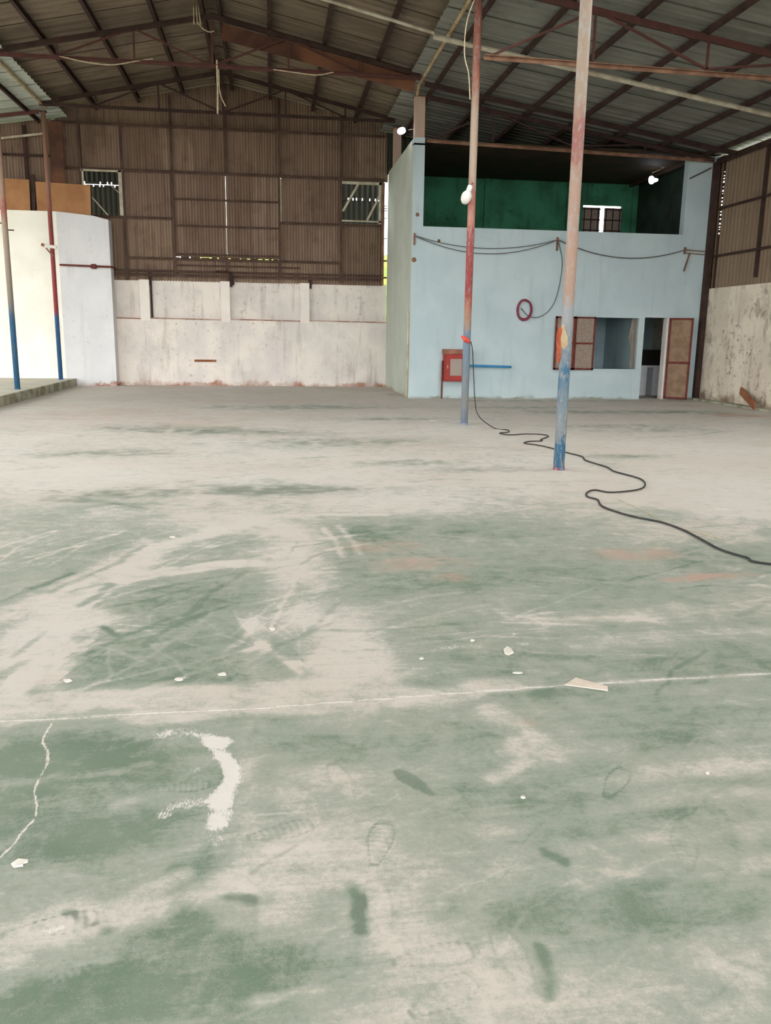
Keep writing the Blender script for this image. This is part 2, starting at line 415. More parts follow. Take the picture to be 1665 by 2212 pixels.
def build_floor():
    NR, NCc = 760, 520
    Yr = np.concatenate([[YF-1, -2, 0, 0.6, 1.0], np.geomspace(1.3, 24.4, NR)])
    rows = []
    for Y in Yr:
        Ye = max(Y, 1.3)
        a, b = -0.36*Ye - 0.35, 0.68*Ye + 0.25
        a = max(a, -7.5); b = min(b, 10.9)
        rows.append(np.concatenate([[XFAR], np.linspace(XFAR, a, 6)[1:-1], np.linspace(a, b, NCc), np.linspace(b, XR+0.5, 6)[1:-1], [XR+0.6]]))
    X = np.array(rows); Y = np.repeat(Yr[:, None], X.shape[1], 1)
    nr, nc = X.shape
    wx = X + 0.10*(fbm(X*2.2, Y*2.2, 11)-0.5) + 0.03*(fbm(X*11, Y*11, 21)-0.5)
    wy = Y + 0.10*(fbm(X*2.2, Y*2.2, 31)-0.5) + 0.03*(fbm(X*11, Y*11, 41)-0.5)
    NZ = np.clip(fbm(X*7, Y*7, 55, 5)*1.6-0.3, 0, 1)
    def dist(pts, x, y):
        best = np.full(x.shape, 9e9)
        for (ax, ay), (bx_, by_) in zip(pts, pts[1:]):
            dx, dy = bx_-ax, by_-ay; L = dx*dx+dy*dy+1e-12
            t = np.clip(((x-ax)*dx+(y-ay)*dy)/L, 0, 1)
            best = np.minimum(best, np.hypot(x-ax-t*dx, y-ay-t*dy))
        return best
    def stroke(field, px, w, soft, amt, warp=True):
        pts = [fl(*p).to_2d()[:] for p in px]
        if len(pts) == 1: pts = pts*2
        R = w+soft+0.15
        x0 = min(p[0] for p in pts)-R; x1 = max(p[0] for p in pts)+R; y0 = min(p[1] for p in pts)-R; y1 = max(p[1] for p in pts)+R
        m = (X > x0) & (X < x1) & (Y > y0) & (Y < y1)
        d = dist(pts, (wx if warp else X)[m], (wy if warp else Y)[m])
        field[m] += (amt*1.0*(1-sstep(w*0.4, w+soft*1.3, d))*(0.5+1.0*NZ[m])) if warp else amt*(1-sstep(w, w+soft, d))
    def ell(field, px, py, rx, ry, amt, ang=0.0, soft=0.5):
        c = fl(px, py); ca, sa = math.cos(ang), math.sin(ang)
        dx, dy = wx-c.x, wy-c.y
        u, v = (dx*ca+dy*sa)/rx, (-dx*sa+dy*ca)/ry
        field += amt*(0.8 if field is D else 1.0)*(1-sstep(max(0, 1-soft*1.4), 1+soft*1.4, np.hypot(u, v)))*(0.45+1.1*NZ)
    D = 0.38 + 0.15*sstep(2.6, 5.0, Y) + 0.42*sstep(5.0, 9.0, Y)
    D += 0.55*(fbm(X*1.0+3, Y*1.0, 5, 5)-0.5)*(1-0.55*sstep(7, 14, Y)) + 0.22*(fbm(X*4, Y*4, 9, 4)-0.5)
    W = np.zeros_like(X); Br = np.zeros_like(X); K = np.zeros_like(X)
    # --- swept dust
    stroke(D, [(275, 1247), (360, 1235), (470, 1220), (545, 1216)], 0.07, 0.05, 0.75)
    stroke(D, [(640, 1150), (660, 1300), (740, 1400), (770, 1440), (735, 1490)], 0.10, 0.22, 0.42)
    for p in ([(0, 1440), (170, 1310), (330, 1190), (560, 1115)], [(0, 1335), (170, 1260), (330, 1170)], [(0, 1520), (90, 1420), (200, 1330)], [(0, 1390), (120, 1320)], [(20, 1540), (70, 1470), (130, 1400)]):
        stroke(D, p, 0.025, 0.12, 0.42)
    for p in ([(110, 1280), (200, 1240), (320, 1180)], [(30, 1420), (120, 1350), (250, 1260)], [(0, 1300), (150, 1240)], [(0, 1460), (110, 1390)], [(60, 1500), (100, 1440)]):
        stroke(D, p, 0.008, 0.035, -0.45)
    ell(D, 100, 1420, 0.5, 0.6, 0.25); ell(D, 60, 1530, 0.35, 0.12, 0.2)
    stroke(D, [(0, 1528), (300, 1506), (620, 1488), (800, 1474)], 0.085, 0.05, 0.75)
    stroke(D, [(300, 1545), (620, 1522), (800, 1512), (1010, 1500)], 0.04, 0.05, 0.75)
    ell(D, 760, 1440, 0.22, 0.28, 0.3); ell(D, 1070, 1482, 0.12, 0.07, 0.55)
    ell(D, 1560, 1080, 1.2, 1.1, 0.55); ell(D, 1480, 1150, 0.5, 0.4, 0.2); ell(D, 560, 1140, 0.7, 0.5, 0.2)
    stroke(D, [(540, 1340), (560, 1390), (530, 1440)], 0.03, 0.05, 0.35); stroke(D, [(560, 1390), (640, 1450)], 0.012, 0.02, 0.4)
    stroke(D, [(1180, 1340), (1400, 1330), (1660, 1300)], 0.05, 0.12, 0.22); stroke(D, [(1240, 1390), (1660, 1360)], 0.03, 0.1, 0.2)
    stroke(D, [(1060, 1540), (1150, 1590), (1180, 1620)], 0.02, 0.05, 0.35); stroke(D, [(1100, 1600), (1130, 1640), (1060, 1680)], 0.015, 0.03, 0.5)
    for y in (1620, 1700, 1760, 1830, 1900): stroke(D, [(1250, y), (1420, y-30), (1660, y-45)], 0.01, 0.06, 0.2)
    stroke(D, [(0, 1690), (160, 1672), (330, 1640)], 0.006, 0.03, 0.35); stroke(D, [(250, 1735), (340, 1705)], 0.01, 0.03, 0.4)
    stroke(D, [(200, 2000), (300, 1930), (410, 1885)], 0.012, 0.03, 0.55); stroke(D, [(0, 2050), (120, 2000), (300, 1960)], 0.03, 0.06, 0.4)
    stroke(D, [(470, 1920), (560, 1880), (640, 1830), (700, 1800)], 0.03, 0.06, 0.45)
    ell(D, 620, 1960, 0.13, 0.1, 0.35); ell(D, 720, 1860, 0.16, 0.12, 0.3); ell(D, 540, 1690, 0.06, 0.3, 0.3)
    ell(D, 960, 2130, 0.22, 0.2, 0.4); ell(D, 1450, 2130, 0.4, 0.25, 0.2); ell(D, 90, 2080, 0.12, 0.1, 0.3)
    stroke(D, [(880, 2020), (960, 2080), (1040, 2170)], 0.03, 0.06, 0.35); ell(D, 1000, 1830, 0.25, 0.2, 0.2)
    stroke(D, [(560, 2150), (690, 2130)], 0.008, 0.02, 0.4); stroke(D, [(930, 2165), (1010, 2145)], 0.01, 0.02, 0.4)
    # --- places rubbed clean to the green paint
    ell(D, 120, 1650, 0.33, 0.22, -0.38); ell(D, 30, 1640, 0.12, 0.1, -0.35); ell(D, 120, 1790, 0.3, 0.16, -0.3)
    ell(D, 400, 1410, 0.42, 0.38, -0.32); ell(D, 470, 1290, 0.5, 0.35, -0.25); ell(D, 230, 1440, 0.18, 0.25, -0.2)
    ell(D, 740, 1170, 0.35, 0.6, -0.32); ell(D, 900, 1140, 0.9, 0.45, -0.3); ell(D, 830, 1260, 0.6, 0.35, -0.28)
    ell(D, 1150, 1240, 0.7, 0.5, -0.2); ell(D, 1060, 1400, 0.45, 0.4, -0.3); ell(D, 1330, 1540, 0.4, 0.22, -0.25)
    ell(D, 1420, 1110, 0.35, 0.4, -0.35); ell(D, 1560, 1210, 0.5, 0.35, -0.35); ell(D, 560, 1170, 0.35, 0.25, -0.2)
    ell(D, 360, 1660, 0.2, 0.15, -0.2); ell(D, 450, 1900, 0.09, 0.13, -0.4); ell(D, 350, 2090, 0.28, 0.15, -0.3)
    ell(D, 730, 2030, 0.2, 0.1, -0.28); ell(D, 120, 2170, 0.2, 0.12, -0.35); ell(D, 560, 2170, 0.2, 0.1, -0.2)
    ell(D, 680, 1620, 0.15, 0.12, -0.18); ell(D, 800, 1600, 0.2, 0.15, -0.15); ell(D, 1290, 1750, 0.22, 0.2, -0.2)
    ell(D, 1050, 1730, 0.2, 0.12, -0.15); ell(D, 1400, 1920, 0.25, 0.16, -0.15); ell(D, 1500, 1430, 0.35, 0.2, -0.15)
    ell(D, 250, 1100, 0.5, 0.5, -0.18); ell(D, 180, 1180, 0.5, 0.4, -0.15)
    for p, q in (((700, 1140), (740, 1205)), ((730, 1135), (775, 1200)), ((690, 1165), (760, 1155)), ((700, 1190), (790, 1175))): stroke(D, [p, q], 0.008, 0.03, 0.45)
    for p in ([(150, 1975), (225, 2015)], [(765, 1905), (780, 2010)], [(780, 1930), (785, 2010)], [(505, 1930), (560, 1935)], [(1170, 1840), (1215, 1862)], [(1165, 2050), (1185, 2150)], [(650, 1820), (560, 1880)], [(215, 1355), (255, 1375)]):
        stroke(D, p, 0.005, 0.02, -0.5); stroke(K, p, 0.003, 0.018, 0.4)
    for px, py, rx, ry, a, an in ((620, 1840, 0.16, 0.07, 0.3, 0.3), (300, 1960, 0.3, 0.05, 0.35, 0.35), (820, 1990, 0.12, 0.12, 0.3, 0), (690, 1700, 0.12, 0.2, 0.2, 0), (1560, 1640, 0.4, 0.08, 0.25, 0.2), (1330, 1850, 0.3, 0.08, 0.2, 0.2), (1600, 2050, 0.25, 0.1, 0.2, 0.1), (1250, 2160, 0.2, 0.08, 0.2, 0), (1180, 1620, 0.12, 0.06, 0.25, -0.4),
                                (220, 1620, 0.25, 0.1, -0.3, 0), (260, 1790, 0.2, 0.12, -0.3, 0.2), (430, 2000, 0.15, 0.06, -0.3, 0), (640, 2090, 0.2, 0.07, -0.3, 0.1), (250, 2150, 0.25, 0.08, -0.3, 0), (1080, 1990, 0.14, 0.07, -0.2, 0.2), (1240, 1980, 0.2, 0.08, -0.22, 0.1), (1500, 1980, 0.2, 0.07, -0.2, 0.2), (1420, 1590, 0.3, 0.1, -0.25, 0.1), (960, 1590, 0.25, 0.08, -0.2, 0), (1210, 1500, 0.3, 0.06, -0.25, 0.05)):
        ell(D, px, py, rx, ry, a, an)
    # --- fine broom scratches
    rs = random.Random(91)
    def scratches(n, xr, yr, ang, spread, lo, hi, wmax, amp=0.8):
        for _ in range(n):
            c = fl(rs.uniform(*xr), rs.uniform(*yr)); a = rs.gauss(ang, spread); L = rs.uniform(lo, hi)/2
            bend = rs.uniform(-0.15, 0.15)*L
            q = [(c.x-L*math.cos(a), c.y-L*math.sin(a)), (c.x-bend*math.sin(a), c.y+bend*math.cos(a)), (c.x+L*math.cos(a), c.y+L*math.sin(a))]
            m = (np.abs(X-c.x) < L+0.1) & (np.abs(Y-c.y) < L+0.1)
            w = rs.uniform(0.002, wmax)
            D[m] += amp*rs.choice((0.4, 0.3, -0.35, 0.25))*(1-sstep(w*0.5, w*2.6, dist(q, wx[m], wy[m])))*(0.3+NZ[m])
    scratches(60, (0, 700), (1130, 1480), 1.0, 0.35, 0.3, 1.1, 0.014)
    scratches(30, (150, 700), (1330, 1480), 2.3, 0.5, 0.15, 0.5, 0.008)
    scratches(50, (600, 1660), (1100, 1460), 0.1, 0.4, 0.2, 0.9, 0.014)
    scratches(60, (0, 900), (1580, 2200), 0.25, 0.35, 0.1, 0.4, 0.006, 0.4)
    scratches(70, (800, 1660), (1500, 2200), 0.3, 0.3, 0.1, 0.45, 0.006, 0.35)
    scratches(40, (100, 1600), (920, 1120), 0.0, 0.5, 0.6, 2.5, 0.03)
    # --- far dark smears left by old spills, then darker patches along the office foot
    for px, py, rx, ry in ((340, 925, 1.5, 0.5), (560, 935, 1.6, 0.45), (700, 955, 1.8, 0.5), (480, 1055, 0.9, 0.35), (230, 980, 1.3, 0.4), (640, 880, 2.0, 0.6), (1240, 890, 1.6, 0.5), (1330, 920, 1.3, 0.35), (1500, 890, 1.0, 0.5), (1430, 930, 1.4, 0.3), (850, 905, 1.3, 0.35), (880, 1000, 0.9, 0.3), (1060, 1015, 0.8, 0.2), (1360, 985, 0.6, 0.25), (1130, 880, 1.5, 0.35), (200, 1075, 0.6, 0.3), (690, 1060, 0.8, 0.25)):
        ell(K, px, py, rx, ry, 0.5, 0.05, 0.7); ell(D, px, py, rx, ry, -0.22, 0.05, 0.7)
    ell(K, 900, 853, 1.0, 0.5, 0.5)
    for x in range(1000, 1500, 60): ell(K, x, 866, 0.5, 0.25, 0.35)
    # --- rust and brick stains
    for px, py, rx, ry, a in ((1550, 1243, 0.26, 0.07, 0.95), (1480, 1252, 0.14, 0.06, 0.7), (1380, 1197, 0.34, 0.18, 0.7), (900, 1215, 0.42, 0.18, 0.62), (970, 1245, 0.14, 0.1, 0.6), (820, 1180, 0.34, 0.2, 0.5), (1500, 1300, 0.05, 0.03, 0.5), (1150, 1560, 0.08, 0.05, 0.35), (1070, 1480, 0.1, 0.06, 0.3), (700, 838, 0.6, 0.25, 0.6), (460, 832, 0.5, 0.2, 0.5), (1590, 897, 0.6, 0.45, 0.95), (1480, 876, 0.5, 0.3, 0.5), (90, 1475, 0.1, 0.08, 0.3), (1305, 1785, 0.008, 0.006, 0.9), (1105, 1890, 0.006, 0.008, 0.8), (300, 900, 2.6, 2.2, 0.42), (620, 865, 3.0, 1.2, 0.3), (1000, 950, 2.0, 1.4, 0.22), (1200, 880, 2.2, 0.8, 0.22)):
        ell(Br, px, py, rx, ry, a)
    # --- spilled white paint, hook shaped
    stroke(W, [(350, 1582), (400, 1576), (440, 1583), (470, 1602)], 0.026, 0.035, 0.58)
    stroke(W, [(470, 1602), (488, 1640), (497, 1680), (490, 1740), (482, 1770)], 0.034, 0.028, 0.66)
    stroke(W, [(352, 1752), (372, 1738), (420, 1728), (490, 1732)], 0.02, 0.035, 0.55)
    stroke(W, [(484, 1760), (478, 1800), (470, 1812)], 0.026, 0.024, 0.48); stroke(W, [(385, 1690), (420, 1660)], 0.004, 0.02, 0.4)
    stroke(W, [(476, 1615), (492, 1660), (490, 1720)], 0.012, 0.02, 0.25); stroke(W, [(400, 1585), (455, 1592)], 0.01, 0.02, 0.2)
    stroke(K, [(478, 1740), (474, 1800)], 0.006, 0.02, 0.35); ell(D, 420, 1640, 0.06, 0.05, 0.3)
    for px, py, r in ((400, 1432, 0.055), (560, 1120, 0.03), (385, 1468, 0.02), (1130, 1388, 0.03), (1115, 1368, 0.02), (970, 1397, 0.05), (1020, 940, 0.1), (590, 1360, 0.02), (280, 1880, 0.015), (130, 2010, 0.02), (1560, 1100, 0.06)):
        ell(W, px, py, r*1.6, r*0.7, 0.5)
    # --- cast joint between two pours, and a crack
    jp = [(0, 1558), (560, 1530), (860, 1507), (1250, 1478), (1665, 1455)]
    stroke(W, jp, 0.0035, 0.005, 0.95, False); stroke(D, jp, 0.008, 0.02, 0.3, False)
    ck = [(112, 1562), (94, 1592), (92, 1604), (104, 1625), (102, 1650), (80, 1692), (74, 1712), (80, 1740), (76, 1768), (46, 1800), (32, 1822), (0, 1852)]
    stroke(W, ck, 0.002, 0.0055, 0.8, False); stroke(Br, ck, 0.002, 0.006, 0.5, False)
    # --- shoe prints: an outline with tread bars
    def shoe(px, py, ang, L=0.27, Wd=0.095, tread=True, solid=False):
        c = fl(px, py); m = (np.abs(X-c.x) < 0.3) & (np.abs(Y-c.y) < 0.3)
        dx, dy = X[m]-c.x, Y[m]-c.y; ca, sa = math.cos(ang), math.sin(ang)
        u = (dx*ca+dy*sa)/(L/2); v = (-dx*sa+dy*ca)/(Wd/2)
        wid = 0.78 + 0.22*np.cos((u-0.45)*2.3)
        r = np.maximum(np.abs(u), np.hypot(u*0.86, v/wid))
        ins = 1-sstep(0.9, 1.0, r); edge = ins*sstep(0.68, 0.84, r)
        nz = 0.25 + 0.9*NZ[m]
        if solid: K[m] += (0.3+0.45*NZ[m])*ins; D[m] -= 0.25*ins; return
        tr = ins*(0.5+0.5*np.clip(1.6*np.sin(u*34+np.abs(v)*1.5), -1, 1)) if tread else 0*ins
        D[m] += nz*(0.16*ins - 0.28*edge - 0.26*tr); K[m] += nz*(0.38*edge + 0.26*tr)
    shoe(738, 1690, 1.75, 0.30, 0.085, False); shoe(895, 1690, 2.1, 0.22, 0.075, False, True); shoe(115, 2000, 0.2)
    shoe(610, 1795, 0.25, 0.24); shoe(820, 1820, 1.3, 0.25); shoe(940, 2065, 0.1, 0.24); shoe(1110, 2070, 1.7, 0.24, tread=False)
    shoe(820, 1960, 1.6, 0.26, 0.09, False); shoe(960, 2150, 0.5, 0.22, 0.1); shoe(130, 2130, 0.5, 0.2); shoe(1115, 1640, 2.2, 0.24, tread=False)
    shoe(400, 1700, 0.1, 0.2, 0.08); shoe(300, 1600, 0.9, 0.24, 0.08, False); shoe(1330, 1690, 0.9, 0.25, 0.09); shoe(1480, 1830, 1.2, 0.25)
    ell(K, 548, 1950, 0.035, 0.045, 0.6); ell(K, 460, 1905, 0.05, 0.09, 0.25)
    cap = 0.84 + 0.3*sstep(3.1, 4.0, Y); D = np.where(D > cap-0.15, cap-0.15+0.15*np.tanh((D-cap+0.15)/0.3), D)
    
    Z = 0.0025*(fbm(X*1.5, Y*1.5, 77)-0.5)
    co = np.stack([X, Y, Z], -1).reshape(-1, 3)
    idx = np.arange(nr*nc).reshape(nr, nc)
    quads = np.stack([idx[:-1, :-1], idx[:-1, 1:], idx[1:, 1:], idx[1:, :-1]], -1).reshape(-1, 4)
    me = bpy.data.meshes.new('floor')
    me.vertices.add(len(co)); me.vertices.foreach_set('co', co.ravel().astype(np.float32))
    me.loops.add(quads.size); me.loops.foreach_set('vertex_index', quads.ravel().astype(np.int32))
    me.polygons.add(len(quads)); me.polygons.foreach_set('loop_start', (np.arange(len(quads))*4).astype(np.int32))
    me.polygons.foreach_set('use_smooth', np.ones(len(quads), dtype=bool))
    me.update(calc_edges=True)
    at_ = me.attributes.new('marks', 'FLOAT_COLOR', 'POINT')
    at_.data.foreach_set('color', np.clip(np.stack([D, W, Br, K], -1), 0, 1).reshape(-1).astype(np.float32))
    me.materials.append(MAT['floor'])
    o = bpy.data.objects.new('floor', me); COL.objects.link(o)
    tag(o, 'green painted concrete floor under grey-beige dust and sweep marks', kind='structure')
build_floor()

# ground outside, behind the shed
tag(obj('ground_outside', B(-60, 60, 24.6, 90, -0.25, -0.05), 'grass_outside'), 'green ground outside behind the shed', kind='structure')
tag(obj('ground_front', B(-60, 60, -60, YF-1, -0.25, -0.005), 'concrete'), 'concrete yard in front of the open shed', kind='structure')
tag(obj('ground_side', B(-60, XFAR, YF-1, 24.6, -0.25, -0.005), 'concrete'), 'concrete yard beside the open left bay', kind='structure')

# raised platform of the left bay
pl = tag(obj('raised_platform', B(XFAR, -5.33, 9.0, 23.72, 0.0, 0.2), 'concrete_top'), 'raised concrete platform along the left bay', kind='structure')
obj('kerb', B(-5.33, -5.27, 9.0, 23.72, 0.0, 0.2), 'concrete', pl)

# ------------------------------------------------------------------ back wall
wb = tag(obj('wall_back', B(-4.75, 3.25, YB, YB+0.3, 0, 1.83), 'white_plaster'), 'white plastered back wall with brown corrugated sheets above', kind='structure')
def part(name, bm, mat, parent, label=None, **k):
    o = obj(name, bm, mat, parent, **k)
    if label: o['label'] = label
    return o
px_ = [(-3.57, -3.31), (-1.39, -1.14), (0.80, 1.06)]
segs = [(-4.75, -3.57), (-3.31, -1.39), (-1.14, 0.80), (1.06, 3.25)]
for a, b in segs:
    part('recessed_panel', B(a, b, YB+0.13, YB+0.3, 1.83, 2.86), 'white_plaster', wb)
    part('ledge_edge', bar(bmesh.new(), (a, YB-0.004, 1.84), (b, YB-0.004, 1.82), 0.03, 0.028), 'ledge_brown', wb, 'rust-brown strip along the ledge edge')  # thin brown strip along the top of the lower wall
for a, b in px_: part('pilaster', B(a, b, YB-0.02, YB+0.3, 1.76, 2.86), 'pilaster_plaster', wb)
def place_back(yo): return lambda u, v, h: (u, yo + h, v)
def wall_sheets(x0, x1, z0, z1, mat='rust_sheet', wsh=0.86, parent=wb, y=YB+0.1, top=None):
    n = max(1, round((x1-x0)/wsh)); w = (x1-x0)/n
    for i in range(n):
        a, b = x0+i*w, x0+(i+1)*w
        yy = y + 0.006*(i % 2)
        if top: part('corrugated_sheet', corr(a, b+0.02, z0, 0, place_back(yy), top=top), mat, parent, loc=((a+b)/2, yy, z0))
        else: part('corrugated_sheet', corr(a, b+0.02, z0, z1, place_back(yy)), mat, parent, loc=((a+b)/2, yy, z0))
gable = lambda u: zmain(u) - 0.02
wall_sheets(-5.55, 3.24, 6.76, None, top=gable)
wall_sheets(-5.55, 3.24, 5.62, 6.80, y=YB+0.115)
wall_sheets(-5.55, -4.92, 4.2, 5.66)
wall_sheets(-4.95, -3.87, 2.84, 4.5)
wall_sheets(-3.87, -2.60, 4.46, 5.66); wall_sheets(-3.87, -2.60, 3.44, 4.48, y=YB+0.105)
wall_sheets(-2.58, -1.21, 3.49, 5.64, y=YB+0.06); wall_sheets(-1.185, 0.21, 3.48, 5.64, y=YB+0.065)
rk = random.Random(8); xk = -2.58
while xk < 0.2:
    Lk = rk.uniform(0.05, 0.3); part('packer', B(xk, min(xk+Lk, 0.21), YB+0.07, YB+0.11, 3.4, 3.46+rk.choice((0.06, 0.02, 0.035))), 'girt_brown', wb); xk += Lk+rk.uniform(0.02, 0.12)
wall_sheets(0.31, 1.93, 4.45, 5.66); wall_sheets(0.23, 1.93, 3.44, 4.48, y=YB+0.105)
wall_sheets(1.93, 3.12, 2.84, 4.5)
wall_sheets(-3.87, 1.93, 2.84, 3.42, y=YB+0.12)
def girt(x0, x1, z, w=0.05, y=YB+0.03, mat='girt_brown', z2=None):
    part('girt', angle_bar(bmesh.new(), (x0, y, z), (x1, y, z if z2 is None else z2), w), mat, wb)
girt(-5.5, 3.15, 6.80); girt(-5.5, 3.15, 5.68, 0.06); girt(-5.5, 3.15, 3.02, 0.06); girt(-4.3, 3.15, 3.12, 0.045)
girt(-4.95, -2.6, 4.49); girt(0.25, 3.12, 4.47); girt(-3.87, 1.93, 3.45, 0.05); girt(-2.6, 0.8, 3.28, 0.03)
for z in (4.99, 4.31): girt(-2.58, 0.21, z, 0.035, y=YB+0.0)
girt(-2.58, 0.21, 3.57, 0.035, y=YB+0.0)
def stud(x, z0, z1, w=0.06, y=YB+0.02, mat='girt_brown'):
    part('stud', B(x-w/2, x+w/2, y, y+0.06, z0, z1), mat, wb)
for x, z0, z1 in ((-3.89, 2.86, 6.8), (-2.6, 3.02, 7.55), (-1.16, 5.68, 7.85), (0.25, 3.02, 7.6), (1.94, 2.9, 7.25), (-4.95, 4.3, 6.8), (-1.2, 2.86, 3.5)): stud(x, z0, z1)
part('gap_strip', B(-1.205, -1.185, YB+0.03, YB+0.045, 3.62, 4.3), 'pipe_pale', wb)
part('light_strip', B(0.25, 0.31, YB+0.04, YB+0.09, 4.48, 5.6), 'pipe_pale', wb, 'pale timber strip')
for x in (-3.44, -1.26, 0.93):   # hanger stubs above the pilasters
    part('bracket', bar(bmesh.new(), (x+0.16, YB+0.06, 3.05), (x+0.16, YB+0.06, 2.72), 0.07, 0.05), 'steel_dark', wb)
part('downpipe', T([(-3.27, YB+0.08, 2.8), (-3.27, YB+0.08, 1.84)], 0.025), 'steel_dark', wb)
part('bent_bracket', T(spline([(-1.5, YB+0.0, 3.12), (-1.15, YB-0.02, 3.1), (-1.08, YB-0.02, 2.95), (-1.04, YB+0.05, 2.78)]), 0.03), 'steel_dark', wb)

# windows in the back wall
def sheet_window(n, x0, x1, z0, z1, label, frame):
    w = thing('window_%d' % n, ((x0+x1)/2, YB, z0), label, kind='structure')
    for nm, p, q, wd in frame: obj(nm, bar(bmesh.new(), p, q, wd, 0.05, Vector((0, 1, 0))), 'pipe_pale', w)
    return w
y = YB+0.03
sheet_window(1, -4.92, -3.92, 4.5, 5.63, 'open square hatch at the left of the corrugated back wall',
    [('frame_bar', (-4.94, y, 5.62), (-3.9, y, 5.62), 0.045), ('frame_bar', (-3.94, y, 5.64), (-3.94, y, 4.5), 0.09), ('frame_bar', (-4.9, y, 5.64), (-4.9, y, 4.5), 0.04), ('brace', (-4.7, y+0.06, 4.95), (-4.28, y+0.06, 4.47), 0.03), ('brace', (-4.3, y+0.05, 5.35), (-3.95, y+0.05, 5.05), 0.015)])
sheet_window(2, 1.96, 3.06, 4.52, 5.62, 'open hatch with diagonal braces at the right of the corrugated wall',
    [('frame_bar', (1.97, y, 5.56), (3.06, y, 5.56), 0.07), ('frame_bar', (3.03, y, 5.6), (3.03, y, 4.5), 0.06), ('frame_bar', (1.97, y, 4.56), (3.06, y, 4.56), 0.04), ('brace', (2.42, y+0.05, 5.54), (2.0, y+0.05, 4.82), 0.06), ('brace', (3.03, y+0.05, 5.26), (2.66, y+0.05, 4.56), 0.055)])
# louvre remains in the bright slit beside the office
for z in (4.86, 4.92, 4.98, 4.66, 4.12, 3.5, 3.04): part('louvre_bar', B(3.12, 3.26, YB+0.1, YB+0.12, z, z+(0.02 if z > 4 else 0.05)), 'steel_rust', wb)
part('edge_post', B(3.09, 3.16, YB+0.02, YB+0.1, 2.86, 5.6), 'steel_rust', wb, 'rusty post beside the bright slit')

# neighbouring shed seen through the hatches, daylight between its sheets
def outer_shed(name, x0, x1, zgap, label, dots, rows=1):
    s = thing(name, ((x0+x1)/2, 26.4, 0), label, 'shed')
    zz = zgap + 0.07*rows
    n = round((x1-x0)/0.8); w = (x1-x0)/n
    for i in range(n):
        a, b = x0+i*w, x0+(i+1)*w
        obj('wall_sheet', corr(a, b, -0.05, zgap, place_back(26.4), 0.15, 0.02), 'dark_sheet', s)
        obj('roof_sheet', corr(a, b, 0, 1, lambda u, v, h: (u, 24.45+2.2*v, 7.0-0.3*v+h), 0.15, 0.02), 'dark_sheet', s)  # unseen roof added to keep sky light off the wall sheets
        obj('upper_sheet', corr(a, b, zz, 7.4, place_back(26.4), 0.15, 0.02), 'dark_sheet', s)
    for r in range(rows):
        k = x0
        rn = random.Random(5+r)
        while k < x1:
            g = 0.035 if rn.random() < dots else 0.0
            L = rn.uniform(0.05, 0.15)
            obj('packer', B(k, min(k+L, x1), 26.38, 26.42, zgap+0.07*r, zgap+0.07*(r+1)+(0.0 if r == rows-1 else -0.02)), 'dark_sheet', s)
            k += L + g
    return s
outer_shed('neighbouring_shed', -6.6, -3.2, 5.56, 'dark corrugated shed seen through the left hatch', 0.75, 2)
outer_shed('neighbouring_shed', 1.5, 3.42, 5.44, 'dark corrugated shed seen through the right hatch', 0.7, 1)
# greenery far behind
def hedge(name, x0, x1, y, h, label):
    r = random.Random(3); bm = bmesh.new()
    x = x0
    while x < x1:
        c = Vector((x, y+r.uniform(-0.5, 0.5), h*r.uniform(0.25, 0.5)))
        g = bmesh.ops.create_icosphere(bm, subdivisions=2, radius=h*r.uniform(0.4, 0.55))['verts']
        for v in g: v.co = v.co*r.uniform(0.85, 1.15) + c
        x += h*0.45
    o = obj(name, bm, 'leaf_outside'); tag(o, label, 'hedge', kind=None); return o
hedge('hedge', -10, 22, 36, 5.6, 'yellow-green hedge outside glimpsed through the slits')

# ------------------------------------------------------------------ left bay back wall
wl = tag(obj('wall_left', B(XFAR, -5.53, 23.7, 24.0, 0, 4.5), 'daylit_plaster'), 'white plastered wall at the back of the left bay, daylight put into its colour', kind='structure')
bm = bmesh.new()
for a, b in (((-5.53, 4.49), (-4.22, 4.34)),):
    p = [(-5.53, 23.68, 0), (-4.22, 23.68, 0), (-4.22, 23.68, 4.33), (-4.6, 23.68, 4.42), (-5.53, 23.68, 4.5)]
    f = [bm.verts.new(c) for c in p]; g = [bm.verts.new((c[0], 24.1, c[2])) for c in p]
    bm.faces.new(f); bm.faces.new(g[::-1])
    for i in range(5): bm.faces.new((f[i], g[i], g[(i+1) % 5], f[(i+1) % 5]))
tag(obj('wall_left_end', bm, 'bluewhite_plaster'), 'pale blue-grey end wall between the left post and the sheets', kind='structure')
lw = thing('wall_left_upper', (-7, 23.95, 4.5), 'brown corrugated sheets above the left bay wall', kind='structure')
for i in range(7):
    a = -5.6-0.85*(i+1)
    part('corrugated_sheet', corr(a, a+0.87, 4.4, 6.75 if i < 2 else 6.0, place_back(23.98+0.006*(i % 2)), top=lambda u: zleft(u)-0.06), 'rust_sheet', lw)
part('girt', angle_bar(bmesh.new(), (XFAR, 23.9, 5.9), (-5.6, 23.9, 5.9), 0.05), 'steel_dark', lw)
part('stud', B(-6.28, -6.2, 23.88, 23.95, 4.5, 6.6), 'steel_dark', lw)
part('flashing', B(-5.62, -5.28, 23.86, 23.9, 4.7, 6.72), 'rust_orange', lw, 'red-brown metal flashing')
